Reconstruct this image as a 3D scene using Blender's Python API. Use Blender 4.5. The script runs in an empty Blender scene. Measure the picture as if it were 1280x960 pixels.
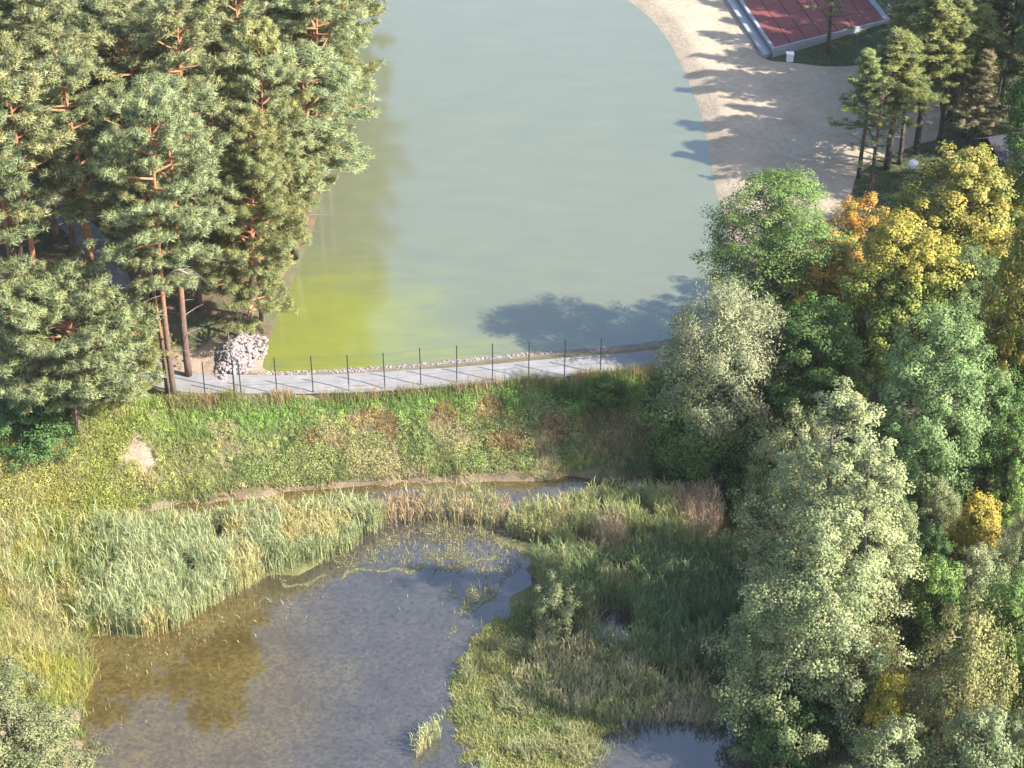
import bpy, math, random
import numpy as np

# ------------------------------------------------------------------ camera, world, sun, exposure
scene = bpy.context.scene
COL = scene.collection
CAM_H, PITCH, LENS = 76.0, math.radians(33.0), 70.0
cam_d = bpy.data.cameras.new('camera')
cam_d.lens = LENS; cam_d.sensor_width = 36.0
cam_d.clip_start = 1.0; cam_d.clip_end = 20000.0
cam = bpy.data.objects.new('camera', cam_d)
cam.location = (0, 0, CAM_H); cam.rotation_euler = (math.pi/2 - PITCH, 0, 0)
COL.objects.link(cam); scene.camera = cam

SUN_E = math.radians(38.0)
SUN_AZ = math.radians(22.0)               # sun stands to the right, 22 degrees towards the camera
SX, SY, SZ = math.cos(SUN_E)*math.cos(SUN_AZ), -math.cos(SUN_E)*math.sin(SUN_AZ), math.sin(SUN_E)
world = bpy.data.worlds.new('World'); scene.world = world; world.use_nodes = True
wn = world.node_tree
sky = wn.nodes.new('ShaderNodeTexSky'); sky.sky_type = 'NISHITA'; sky.sun_disc = False
sky.sun_elevation = SUN_E
sky.sun_rotation = math.atan2(SX, SY)
sky.altitude = 100; sky.air_density = 1.0; sky.dust_density = 1.6; sky.ozone_density = 1.0
bg = wn.nodes['Background']; bg.inputs['Strength'].default_value = 0.15
wn.links.new(sky.outputs[0], bg.inputs['Color'])
sun_d = bpy.data.lights.new('sun', 'SUN'); sun_d.energy = 5.0; sun_d.angle = math.radians(0.53)
sun_d.color = (1.0, 0.94, 0.86)
sun = bpy.data.objects.new('sun', sun_d)
from mathutils import Vector
sun.rotation_euler = Vector((SX, SY, SZ)).to_track_quat('Z', 'Y').to_euler()
sun.location = (60, 40, 90); COL.objects.link(sun)
vs = scene.view_settings
vs.view_transform = 'Standard'; vs.look = 'None'; vs.gamma = 1.0; vs.exposure = 1.6
vs.use_curve_mapping = False
scene.cycles.max_bounces = 6; scene.cycles.diffuse_bounces = 3; scene.cycles.glossy_bounces = 2
scene.cycles.transmission_bounces = 2; scene.cycles.transparent_max_bounces = 4
scene.cycles.caustics_reflective = False; scene.cycles.caustics_refractive = False

# ------------------------------------------------------------------ ground-plan helpers
F = 1280*LENS/36.0
CP, SP = math.cos(PITCH), math.sin(PITCH)
def W(px, py, z=0.0):
    """point of the horizontal plane z that the survey picture shows at (px, py)"""
    u = (px-640)/F; v = (py-480)/F
    d = (u, CP - v*SP, -SP - v*CP)
    k = (z-CAM_H)/d[2]
    return np.array((u*k, d[1]*k, z))
def PR(p):
    x, y, z = p[0], p[1], p[2]-CAM_H
    dep = y*CP - z*SP; up = y*SP + z*CP
    return 640 + F*x/dep, 480 - F*up/dep
def poly(pts, z): return np.array([W(a, b, z)[:2] for a, b in pts])
def smooth_poly(P, n=3, closed=True):
    for _ in range(n):
        Q = np.roll(P, -1, 0); A = P*.75+Q*.25; B = P*.25+Q*.75
        if closed: P = np.stack([A, B], 1).reshape(-1, 2)
        else: P = np.concatenate([P[:1], np.stack([A, B], 1).reshape(-1, 2)[:-2], P[-1:]])
    return P
def sdf(P, X, Y):
    """signed distance (inside negative) and nearest boundary point"""
    X = np.asarray(X, float); Y = np.asarray(Y, float)
    best = np.full(X.shape, 1e18); nx = np.zeros(X.shape); ny = np.zeros(X.shape); ins = np.zeros(X.shape, bool)
    n = len(P)
    for i in range(n):
        ax, ay = P[i]; bx, by = P[(i+1) % n]
        ex, ey = bx-ax, by-ay
        t = np.clip(((X-ax)*ex + (Y-ay)*ey)/(ex*ex+ey*ey+1e-12), 0, 1)
        qx = ax+t*ex; qy = ay+t*ey
        d = (X-qx)**2 + (Y-qy)**2
        m = d < best
        best = np.where(m, d, best); nx = np.where(m, qx, nx); ny = np.where(m, qy, ny)
        c = (ay > Y) != (by > Y)
        with np.errstate(divide='ignore', invalid='ignore'):
            ins ^= c & (X < ex*(Y-ay)/(ey if abs(ey) > 1e-12 else 1e-12) + ax)
    d = np.sqrt(best)
    return np.where(ins, -d, d), nx, ny
def seg_dist(L, X, Y):
    best = np.full(np.shape(X), 1e18)
    for i in range(len(L)-1):
        ax, ay = L[i]; bx, by = L[i+1]; ex, ey = bx-ax, by-ay
        t = np.clip(((X-ax)*ex + (Y-ay)*ey)/(ex*ex+ey*ey+1e-12), 0, 1)
        best = np.minimum(best, (X-ax-t*ex)**2 + (Y-ay-t*ey)**2)
    return np.sqrt(best)
def vnoise(x, y, seed=0):
    x = np.asarray(x, float); y = np.asarray(y, float)
    xi = np.floor(x); yi = np.floor(y); fx = x-xi; fy = y-yi
    fx = fx*fx*(3-2*fx); fy = fy*fy*(3-2*fy)
    def h(a, b):
        s = np.sin(a*127.1 + b*311.7 + seed*74.7)*43758.5453
        return s-np.floor(s)
    return (h(xi, yi)*(1-fx)+h(xi+1, yi)*fx)*(1-fy) + (h(xi, yi+1)*(1-fx)+h(xi+1, yi+1)*fx)*fy
def fbm(x, y, sc, seed=0, o=3):
    r = 0; a = .5; t = 0
    for i in range(o):
        r = r + a*vnoise(np.asarray(x)/sc*2**i, np.asarray(y)/sc*2**i, seed+i*13); t += a; a *= .5
    return r/t
def sstep(a, b, x):
    t = np.clip((x-a)/(b-a), 0, 1); return t*t*(3-2*t)

# ------------------------------------------------------------------ plan of the place
ZP = -3.0                                  # water level of the lower pond; the lake lies at 0
lake_px = [(322, 468), (400, 465), (500, 459), (600, 449), (680, 441), (760, 436), (830, 428), (890, 415), (915, 360), (918, 300),
           (906, 262), (897, 230), (892, 190), (880, 140), (862, 95), (838, 45), (800, 6)]
LAKE = [W(a, b, 0)[:2] for a, b in lake_px]
LAKE += [np.array(p) for p in ((3., 205.), (-6., 260.), (-24., 330.), (-60., 330.), (-48., 260.))]
LAKE += [W(a, b, 0)[:2] for a, b in [(450, -60), (445, 20), (428, 110), (412, 200), (388, 290), (355, 370), (338, 410), (327, 445)]]
LAKE = smooth_poly(np.array(LAKE), 2)
valley_px = [(120, 655), (190, 636), (300, 619), (420, 608), (560, 600), (745, 593), (860, 590), (930, 610), (985, 690), (1000, 800), (985, 900),
             (960, 1000), (960, 1120), (60, 1120), (80, 1000), (105, 940), (92, 880), (112, 835), (75, 800), (50, 740), (60, 690)]
VALLEY = smooth_poly(poly(valley_px, ZP), 3)
VALLEY = VALLEY + np.stack([1.1*(fbm(VALLEY[:, 0], VALLEY[:, 1], 2.2, 201)-.5), 1.7*(fbm(VALLEY[:, 0], VALLEY[:, 1], 1.9, 203)-.5)], 1)
island_px = [  # reed and sedge ground that stands just above the pond water
    [(640, 640), (690, 622), (760, 605), (900, 600), (960, 640), (1010, 800), (1000, 900), (930, 900), (905, 870), (830, 868), (770, 905), (735, 960),
     (720, 1100), (590, 1100), (580, 960), (552, 905), (540, 870), (570, 820), (610, 770), (655, 735), (640, 700), (650, 670)],
    [(40, 660), (190, 668), (430, 650), (445, 672), (420, 700), (335, 722), (270, 755), (205, 795), (60, 800)],
]
ISL = [smooth_poly(poly(p, ZP), 2) for p in island_px]
HOLE = smooth_poly(poly([(738, 770), (765, 762), (790, 775), (785, 800), (745, 800)], ZP), 2)
FENCE = [W(257+44.85*i, 499 - 2.85*i, 0.55) for i in range(-1, 14)]
crest = np.array([p[:2] for p in FENCE])

def height(X, Y):
    X = np.asarray(X, float); Y = np.asarray(Y, float)
    sl = sdf(LAKE, X, Y)[0]; sv = sdf(VALLEY, X, Y)[0]
    land = 0.12 + 0.45*sstep(0, 1.6, sl) + 0.8*sstep(4, 30, sl) + 0.25*(fbm(X, Y, 9, 3)-.5)*sstep(1.5, 6, sl)
    slope = ZP + 0.18 + np.clip(sv, 0, 40)*0.52 + 0.5*(fbm(X, Y, 3.0, 5)-.5)*sstep(0.2, 2, sv)
    z = np.minimum(land, slope)
    zi = np.full(X.shape, ZP-0.5)
    for P in ISL:
        si = sdf(P, X, Y)[0] + 3.0*(fbm(X, Y, 1.9, 9)-.5)
        zi = np.maximum(zi, ZP - 0.5 + 0.62*sstep(0.5, -0.6, si))
    sh = sdf(HOLE, X, Y)[0]
    zi = np.where(sh < 0.4, np.minimum(zi, ZP-0.5+0.6*sstep(-0.2, .4, sh)), zi)
    zi = zi + 0.08*(fbm(X, Y, 1.1, 21)-.5)
    zv = np.where(sv > -0.5, np.maximum(zi, ZP + 0.18 + np.minimum(sv, 0)*0.9), zi)
    z = np.where(sv < 0, zv, z)
    z = np.where(sl < 0, np.maximum(0.12 + sl*0.5, -1.6), z)
    return z
gx = np.concatenate([[-6000, -2500, -900, -400, -200, -120, -90], np.arange(-62, 75, .5), [90, 120, 200, 400, 900, 2500, 6000]])
gy = np.concatenate([[-6000, -2000, -500, -150, 0, 30, 50], np.arange(62, 215, .5), [225, 245, 270, 300, 330, 360, 420, 600, 1200, 3000, 9000]])
GX, GY = np.meshgrid(gx, gy)
GZ = height(GX, GY); G_SL = sdf(LAKE, GX, GY)[0]; G_SV = sdf(VALLEY, GX, GY)[0]
def grid(A, x, y):
    x = np.asarray(x, float); y = np.asarray(y, float)
    i = np.clip(np.searchsorted(gx, x)-1, 0, len(gx)-2); j = np.clip(np.searchsorted(gy, y)-1, 0, len(gy)-2)
    u = (x-gx[i])/(gx[i+1]-gx[i]); v = (y-gy[j])/(gy[j+1]-gy[j])
    return (A[j, i]*(1-u)+A[j, i+1]*u)*(1-v)+(A[j+1, i]*(1-u)+A[j+1, i+1]*u)*v
def height(x, y): return grid(GZ, x, y)
def lake_d(x, y): return grid(G_SL, x, y)
def valley_d(x, y): return grid(G_SV, x, y)
def hgt(x, y): return float(height(np.array([x]), np.array([y]))[0])
def G(px, py):
    z = 0.0
    for _ in range(14):
        p = W(px, py, z); z = .5*z + .5*hgt(p[0], p[1])
    p = W(px, py, z); return np.array((p[0], p[1], hgt(p[0], p[1])))
def rise(base, py):
    """height above base that reaches picture row py"""
    a, b = 0.2, 60.0
    for _ in range(40):
        m = (a+b)/2
        if PR((base[0], base[1], base[2]+m))[1] > py: a = m
        else: b = m
    return a
def pxm(base):                              # picture pixels per metre at a point
    return F/(base[1]*CP - (base[2]-CAM_H)*SP)

# ------------------------------------------------------------------ materials
def new_mat(name):
    m = bpy.data.materials.new(name); m.use_nodes = True
    nt = m.node_tree; b = nt.nodes['Principled BSDF']
    return m, nt, b
def N(nt, t, **k):
    n = nt.nodes.new(t)
    for a, v in k.items(): setattr(n, a, v)
    return n
def noise_node(nt, scale, detail=4, rough=.6, coord=None):
    n = N(nt, 'ShaderNodeTexNoise'); n.inputs['Scale'].default_value = scale
    n.inputs['Detail'].default_value = detail; n.inputs['Roughness'].default_value = rough
    if coord is not None: nt.links.new(coord, n.inputs['Vector'])
    return n
def ramp(nt, fac, stops):
    r = N(nt, 'ShaderNodeValToRGB'); e = r.color_ramp.elements
    while len(e) < len(stops): e.new(.5)
    for i, (p, c) in enumerate(stops):
        e[i].position = p; e[i].color = (*c, 1) if len(c) == 3 else c
    nt.links.new(fac, r.inputs[0]); return r
def mix(nt, fac, a, b, mode='MIX'):
    m = N(nt, 'ShaderNodeMix', data_type='RGBA', blend_type=mode)
    for s, v in ((m.inputs[0], fac), (m.inputs[6], a), (m.inputs[7], b)):
        if hasattr(v, 'links'): nt.links.new(v, s)
        else: s.default_value = v if not isinstance(v, tuple) else (*v, 1)
    return m.outputs[2]
def bump(nt, b, fac, strength, dist):
    n = N(nt, 'ShaderNodeBump'); n.inputs['Strength'].default_value = strength; n.inputs['Distance'].default_value = dist
    nt.links.new(fac, n.inputs['Height']); nt.links.new(n.outputs[0], b.inputs['Normal'])
def foliage_mat(name, transl=.3, rough=.55, spec=.25, vary=.18, hue=.010):
    m, nt, b = new_mat(name)
    at = N(nt, 'ShaderNodeAttribute', attribute_name='col')
    oi = N(nt, 'ShaderNodeObjectInfo')
    hs = N(nt, 'ShaderNodeHueSaturation')
    mr = N(nt, 'ShaderNodeMapRange'); mr.inputs[3].default_value = 1-vary; mr.inputs[4].default_value = 1+vary
    nt.links.new(oi.outputs['Random'], mr.inputs[0]); nt.links.new(mr.outputs[0], hs.inputs['Value'])
    ml = N(nt, 'ShaderNodeMath', operation='MULTIPLY_ADD'); ml.inputs[1].default_value = 7.31
    nt.links.new(oi.outputs['Random'], ml.inputs[0]); ml.inputs[2].default_value = .3
    fr = N(nt, 'ShaderNodeMath', operation='FRACT'); nt.links.new(ml.outputs[0], fr.inputs[0])
    mh = N(nt, 'ShaderNodeMapRange'); mh.inputs[3].default_value = .5-hue; mh.inputs[4].default_value = .5+hue
    nt.links.new(fr.outputs[0], mh.inputs[0]); nt.links.new(mh.outputs[0], hs.inputs['Hue'])
    nt.links.new(at.outputs['Color'], hs.inputs['Color'])
    nt.links.new(hs.outputs[0], b.inputs['Base Color'])
    b.inputs['Roughness'].default_value = rough; b.inputs['Specular IOR Level'].default_value = spec
    t = N(nt, 'ShaderNodeBsdfTranslucent'); nt.links.new(hs.outputs[0], t.inputs['Color'])
    x = N(nt, 'ShaderNodeMixShader'); x.inputs[0].default_value = transl
    nt.links.new(b.outputs[0], x.inputs[1]); nt.links.new(t.outputs[0], x.inputs[2])
    nt.links.new(x.outputs[0], nt.nodes['Material Output'].inputs['Surface'])
    return m
M_LEAF = foliage_mat('leaf', .32)
M_NEEDLE = foliage_mat('pine_needles', .28, .5, .3, .14, .008)
M_GRASS = foliage_mat('grass_blades', .35, .6, .2, 0, 0)
def bark_mat():
    m, nt, b = new_mat('bark')
    at = N(nt, 'ShaderNodeAttribute', attribute_name='col'); tc = N(nt, 'ShaderNodeTexCoord')
    n = noise_node(nt, 9, 5, .7, tc.outputs['Object'])
    r = ramp(nt, n.outputs[0], [(.3, (.45, .45, .45)), (.7, (1.25, 1.25, 1.25))])
    nt.links.new(mix(nt, 1.0, at.outputs['Color'], r.outputs[0], 'MULTIPLY'), b.inputs['Base Color'])
    b.inputs['Roughness'].default_value = .9; bump(nt, b, n.outputs[0], .8, .05)
    return m
M_BARK = bark_mat()
def plain(name, c, c2=None, scale=6, rough=.85, bumpd=.01):
    m, nt, b = new_mat(name); tc = N(nt, 'ShaderNodeTexCoord')
    n = noise_node(nt, scale, 5, .65, tc.outputs['Object'])
    c2 = c2 or tuple(v*.7 for v in c)
    r = ramp(nt, n.outputs[0], [(.3, c2), (.7, c)])
    nt.links.new(r.outputs[0], b.inputs['Base Color']); b.inputs['Roughness'].default_value = rough
    bump(nt, b, n.outputs[0], .5, bumpd)
    return m
def ground_mat():
    m, nt, b = new_mat('ground_soil')
    at = N(nt, 'ShaderNodeAttribute', attribute_name='col'); tc = N(nt, 'ShaderNodeTexCoord')
    n1 = noise_node(nt, .8, 6, .7, tc.outputs['Object']); n2 = noise_node(nt, 7, 5, .75, tc.outputs['Object'])
    r1 = ramp(nt, n1.outputs[0], [(.3, (.7, .72, .7)), (.7, (1.25, 1.2, 1.15))])
    r2 = ramp(nt, n2.outputs[0], [(.3, (.6, .6, .6)), (.7, (1.3, 1.3, 1.3))])
    c = mix(nt, 1.0, at.outputs['Color'], r1.outputs[0], 'MULTIPLY'); c = mix(nt, 1.0, c, r2.outputs[0], 'MULTIPLY')
    nt.links.new(c, b.inputs['Base Color']); b.inputs['Roughness'].default_value = .95
    bump(nt, b, n2.outputs[0], .8, .08)
    return m
def sand_mat():
    m, nt, b = new_mat('beach_sand'); tc = N(nt, 'ShaderNodeTexCoord')
    n1 = noise_node(nt, .25, 5, .6, tc.outputs['Object']); n2 = noise_node(nt, 2.2, 6, .75, tc.outputs['Object'])
    r = ramp(nt, n1.outputs[0], [(.35, (.29, .235, .168)), (.65, (.36, .295, .215))])
    r2 = ramp(nt, n2.outputs[0], [(.35, (.82, .8, .78)), (.62, (1.06, 1.06, 1.06))])
    nt.links.new(mix(nt, 1.0, r.outputs[0], r2.outputs[0], 'MULTIPLY'), b.inputs['Base Color'])
    b.inputs['Roughness'].default_value = .95; bump(nt, b, n2.outputs[0], .9, .12)
    return m
def lake_mat():
    m, nt, b = new_mat('lake_water')
    at = N(nt, 'ShaderNodeAttribute', attribute_name='col'); geo = N(nt, 'ShaderNodeNewGeometry')
    mp = N(nt, 'ShaderNodeMapping'); mp.inputs['Scale'].default_value = (.35, 1.0, 1); mp.inputs['Rotation'].default_value = (0, 0, .35)
    nt.links.new(geo.outputs['Position'], mp.inputs[0])
    n = noise_node(nt, .55, 6, .65, mp.outputs[0])
    r = ramp(nt, n.outputs[0], [(.35, (.94, .95, .94)), (.65, (1.05, 1.04, 1.03))])
    sep = N(nt, 'ShaderNodeSeparateColor'); nt.links.new(at.outputs['Color'], sep.inputs[0])
    # algae mask (real drift plus a faint painted strip for pine reflection) sharpened by streaky noise
    ad = N(nt, 'ShaderNodeMath', operation='MULTIPLY_ADD'); nt.links.new(n.outputs[0], ad.inputs[0]); ad.inputs[1].default_value = .9
    nt.links.new(sep.outputs[0], ad.inputs[2])
    mr = N(nt, 'ShaderNodeMapRange', interpolation_type='SMOOTHSTEP'); mr.inputs[1].default_value = .50; mr.inputs[2].default_value = 1.45
    nt.links.new(ad.outputs[0], mr.inputs[0])
    c = mix(nt, mr.outputs[0], (.108, .118, .074), (.140, .158, .034))
    c = mix(nt, 1.0, c, r.outputs[0], 'MULTIPLY')
    nt.links.new(c, b.inputs['Base Color'])
    b.inputs['IOR'].default_value = 1.9; b.inputs['Roughness'].default_value = .10
    n2 = noise_node(nt, 3.0, 3, .6, geo.outputs['Position']); bump(nt, b, n2.outputs[0], .12, .02)
    return m
def pond_mat():
    m, nt, b = new_mat('pond_water'); geo = N(nt, 'ShaderNodeNewGeometry')
    n = noise_node(nt, .35, 6, .65, geo.outputs['Position']); n2 = noise_node(nt, 3.4, 6, .78, geo.outputs['Position'])
    at = N(nt, 'ShaderNodeAttribute', attribute_name='col')
    r = ramp(nt, n.outputs[0], [(.30, (.75, .75, .75)), (.5, (1., 1., 1.)), (.72, (1.3, 1.3, 1.25))])
    r_ = mix(nt, 1.0, at.outputs['Color'], r.outputs[0], 'MULTIPLY')
    r2 = ramp(nt, n2.outputs[0], [(.38, (.5, .52, .52)), (.55, (1.0, 1.0, 1.0)), (.75, (1.2, 1.18, 1.12))])
    nt.links.new(mix(nt, 1.0, r_, r2.outputs[0], 'MULTIPLY'), b.inputs['Base Color'])
    b.inputs['IOR'].default_value = 2.05; b.inputs['Roughness'].default_value = .05
    n3 = noise_node(nt, 2.2, 3, .6, geo.outputs['Position']); bump(nt, b, n3.outputs[0], .06, .015)
    return m
M_GROUND, M_SAND, M_LAKE, M_POND = ground_mat(), sand_mat(), lake_mat(), pond_mat()
M_ROAD = plain('road_concrete', (.225, .22, .225), (.155, .148, .145), .9)
M_STONE = plain('pale_stone', (.30, .245, .235), (.19, .155, .15), 3)
M_METAL = plain('dark_fence_metal', (.035, .038, .042), rough=.5)
M_CONC = plain('grey_concrete', (.25, .26, .28), (.19, .20, .22), 3)
M_RED = plain('red_paving', (.17, .036, .034), (.10, .022, .022), 5)
M_WHITE = plain('white_paint', (.78, .78, .76), (.68, .68, .66), 4, .5, .002)
M_ROOF = plain('blue_grey_roof', (.026, .028, .038), (.018, .02, .028), 3)
M_DARKW = plain('dark_wood', (.07, .05, .035), rough=.8)
M_GLOBE, _nt, _b = new_mat('frosted_globe'); _b.inputs['Base Color'].default_value = (.82, .84, .85, 1); _b.inputs['Roughness'].default_value = .25

# ------------------------------------------------------------------ mesh building
class MB:
    def __init__(s): s.v = []; s.q = []; s.t = []; s.c = []; s.n = 0; s.nr = []
    def add(s, v, q=None, t=None, c=(1, 1, 1)):
        v = np.asarray(v, np.float32).reshape(-1, 3); k = len(v)
        c = np.asarray(c, np.float32)
        if c.ndim == 1: c = np.broadcast_to(c, (k, 3))
        s.v.append(v); s.c.append(c)
        if q is not None and len(q): s.q.append(np.asarray(q, np.int64)+s.n)
        if t is not None and len(t): s.t.append(np.asarray(t, np.int64)+s.n)
        s.n += k
    def mesh(s, name, mat, smooth=False):
        me = bpy.data.meshes.new(name)
        v = np.concatenate(s.v); c = np.concatenate(s.c)
        q = np.concatenate(s.q) if s.q else np.zeros((0, 4), np.int64)
        t = np.concatenate(s.t) if s.t else np.zeros((0, 3), np.int64)
        me.vertices.add(len(v)); me.vertices.foreach_set('co', v.ravel())
        loops = np.concatenate([q.ravel(), t.ravel()]).astype(np.int32)
        me.loops.add(len(loops)); me.loops.foreach_set('vertex_index', loops)
        nf = len(q)+len(t); me.polygons.add(nf)
        st = np.concatenate([np.arange(len(q))*4, len(q)*4 + np.arange(len(t))*3]).astype(np.int32)
        me.polygons.foreach_set('loop_start', st)
        me.polygons.foreach_set('loop_total', np.concatenate([np.full(len(q), 4), np.full(len(t), 3)]).astype(np.int32))
        me.polygons.foreach_set('use_smooth', np.full(nf, smooth))
        me.update(calc_edges=True)
        a = me.attributes.new('col', 'FLOAT_COLOR', 'POINT')
        a.data.foreach_set('color', np.concatenate([c, np.ones((len(c), 1), np.float32)], 1).astype(np.float32).ravel())
        if mat: me.materials.append(mat)
        if s.nr: me.normals_split_custom_set_from_vertices(np.concatenate(s.nr).astype(np.float32))
        return me
    def tube(s, P, R, sides=6, c=(1, 1, 1), cap=True):
        P = np.asarray(P, float); n = len(P); R = np.broadcast_to(np.asarray(R, float), (n,))
        T = np.gradient(P, axis=0); T /= np.linalg.norm(T, axis=1)[:, None]+1e-9
        ref = np.where(np.abs(T[:, 2:3]) > .9, np.array([[1., 0, 0]]), np.array([[0, 0, 1.]]))
        A = np.cross(T, ref); A /= np.linalg.norm(A, axis=1)[:, None]+1e-9; B = np.cross(T, A)
        a = np.arange(sides)/sides*2*math.pi
        V = P[:, None]+R[:, None, None]*(A[:, None]*np.cos(a)[None, :, None] + B[:, None]*np.sin(a)[None, :, None])
        q = [[i*sides+j, i*sides+(j+1) % sides, (i+1)*sides+(j+1) % sides, (i+1)*sides+j] for i in range(n-1) for j in range(sides)]
        t = []
        V = V.reshape(-1, 3)
        if cap:
            V = np.concatenate([V, P[:1], P[-1:]]); k = n*sides
            for j in range(sides):
                t.append([k, (j+1) % sides, j]); t.append([k+1, (n-1)*sides+j, (n-1)*sides+(j+1) % sides])
        if np.ndim(c) == 2:
            c = np.repeat(np.asarray(c), sides, 0)
            if cap: c = np.concatenate([c, c[:1], c[-1:]])
        s.add(V, q, t, c)
    def box(s, lo, hi, c=(1, 1, 1)):
        x0, y0, z0 = lo; x1, y1, z1 = hi
        s.prism([(x0, y0), (x1, y0), (x1, y1), (x0, y1)], z0, z1, c)
    def prism(s, pts, z0, z1, c=(1, 1, 1)):
        n = len(pts)
        if n != 4: raise ValueError
        v = [(x, y, z0) for x, y in pts]+[(x, y, z1) for x, y in pts]
        q = [[3, 2, 1, 0], [4, 5, 6, 7]]+[[i, (i+1) % 4, 4+(i+1) % 4, 4+i] for i in range(4)]
        s.add(v, q, None, c)
    def leaves(s, C, Nn, L, Wd, col, rng, fold=.12, nr=None):
        if nr is not None: s.nr.append(np.repeat(nr, 4, 0))
        n = len(C); t = rng.normal(size=(n, 3)); t -= (t*Nn).sum(1)[:, None]*Nn
        t /= np.linalg.norm(t, axis=1)[:, None]+1e-9; b = np.cross(Nn, t)
        L = np.broadcast_to(L, (n,))[:, None]; Wd = np.broadcast_to(Wd, (n,))[:, None]
        V = np.stack([C-t*L*.5, C-b*Wd*.5+Nn*L*fold, C+t*L*.5, C+b*Wd*.5+Nn*L*fold], 1).reshape(-1, 3)
        q = np.arange(n*4).reshape(-1, 4)
        s.add(V, q, None, np.repeat(col, 4, 0))
    def spikes(s, C, D, Wd, col, rng, nr=None):
        """thin triangles from C along D"""
        if nr is not None: s.nr.append(np.repeat(nr, 3, 0))
        n = len(C); r = rng.normal(size=(n, 3)) if nr is None else nr; b = np.cross(r, D); b /= np.linalg.norm(b, axis=1)[:, None]+1e-9
        Wd = np.broadcast_to(Wd, (n,))[:, None]
        V = np.stack([C-b*Wd*.5, C+D, C+b*Wd*.5], 1).reshape(-1, 3)
        s.add(V, None, np.arange(n*3).reshape(-1, 3), np.repeat(col, 3, 0))
    def blades(s, P, H, Wd, lean, col, rng, face=None):
        """grass blades: base quad + bent tip"""
        n = len(P); a = rng.uniform(0, 2*math.pi, n); d = np.stack([np.cos(a), np.sin(a), 0*a], 1)
        a2 = rng.uniform(0, 2*math.pi, n); w = np.stack([np.cos(a2), np.sin(a2), 0*a2], 1)
        H = np.broadcast_to(H, (n,))[:, None]; Wd = np.broadcast_to(Wd, (n,))[:, None]; lean = np.broadcast_to(lean, (n,))[:, None]
        up = np.array([[0, 0, 1.]])
        m = P + up*H*.55 + d*lean*H*.3; tip = P + up*H*(1-.25*lean) + d*lean*H
        V = np.stack([P-w*Wd*.5, P+w*Wd*.5, m+w*Wd*.45, m-w*Wd*.45, tip], 1).reshape(-1, 3)
        i = np.arange(n)*5
        s.add(V, np.stack([i, i+1, i+2, i+3], 1), np.stack([i+3, i+2, i+4], 1), np.repeat(col, 5, 0))
def link(name, me, parent=None, loc=None):
    o = bpy.data.objects.new(name, me); COL.objects.link(o)
    if parent is not None: o.parent = parent
    if loc is not None: o.location = [float(v) for v in loc]
    return o
def tag(o, label=None, cat=None, group=None, kind=None):
    if label: o['label'] = label
    if cat: o['category'] = cat
    if group: o['group'] = group
    if kind: o['kind'] = kind
    return o
def thing(name, label, cat, loc, rz=0, group=None):
    o = bpy.data.objects.new(name, None); COL.objects.link(o); o.empty_display_size = .3
    o.location = [float(v) for v in loc]; o.rotation_euler = (0, 0, rz)
    return tag(o, label, cat, group)

def sheet(name, P, res, zf, mat, grow=0.0, colf=None):
    """ground sheet over polygon P; edge vertices snapped to the outline"""
    x0, y0 = P.min(0)-grow-res; x1, y1 = P.max(0)+grow+res
    xs = np.arange(x0, x1+res, res); ys = np.arange(y0, y1+res, res)
    X, Y = np.meshgrid(xs, ys); d, nx, ny = sdf(P, X, Y); d = d-grow
    nxs, nys = len(xs), len(ys)
    ins = d < 0
    c = ins[:-1, :-1] | ins[1:, :-1] | ins[:-1, 1:] | ins[1:, 1:]
    if grow == 0:
        X = np.where(ins, X, nx); Y = np.where(ins, Y, ny)
    Z = zf(X, Y)
    idx = np.arange(nxs*nys).reshape(nys, nxs)
    q = np.stack([idx[:-1, :-1], idx[:-1, 1:], idx[1:, 1:], idx[1:, :-1]], -1)[c]
    used = np.unique(q); re = np.full(nxs*nys, -1); re[used] = np.arange(len(used))
    V = np.stack([X.ravel(), Y.ravel(), Z.ravel()], 1)[used]
    mb = MB(); col = colf(V[:, 0], V[:, 1]) if colf else (1, 1, 1)
    mb.add(V, re[q], None, col)
    o = link(name, mb.mesh(name, mat, True)); return tag(o, kind='structure')

# ------------------------------------------------------------------ setting: ground, waters, beach, roads
def lerp(a, b, t): t = t[:, None]; return np.asarray(a)*(1-t)+np.asarray(b)*t
road_px = [(840, 447), (760, 455), (680, 461), (600, 469), (500, 475), (400, 480), (300, 481), (225, 479), (178, 462), (156, 425), (150, 370), (128, 320), (80, 272), (20, 245), (-60, 225), (-140, 215)]
ROADC = np.array([W(a, b, .6)[:2] for a, b in road_px])
SANDB = smooth_poly(np.array([W(a, b, .5)[:2] for a, b in [(748, -20), (765, 6), (803, 45), (827, 95), (845, 140), (857, 190), (862, 230), (870, 262),
          (880, 300), (1000, 330), (1068, 300), (1062, 232), (1088, 208), (1140, 188), (1178, 180), (1172, 120), (1110, 84), (1040, 88), (985, 80), (950, 76), (925, 20), (900, -40), (860, -60)]]), 1)
BARE = [(W(178, 572, -1.2)[:2], 1.5), (W(248, 452, .6)[:2], 2.4), (W(292, 445, .6)[:2], 3.0)]
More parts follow.
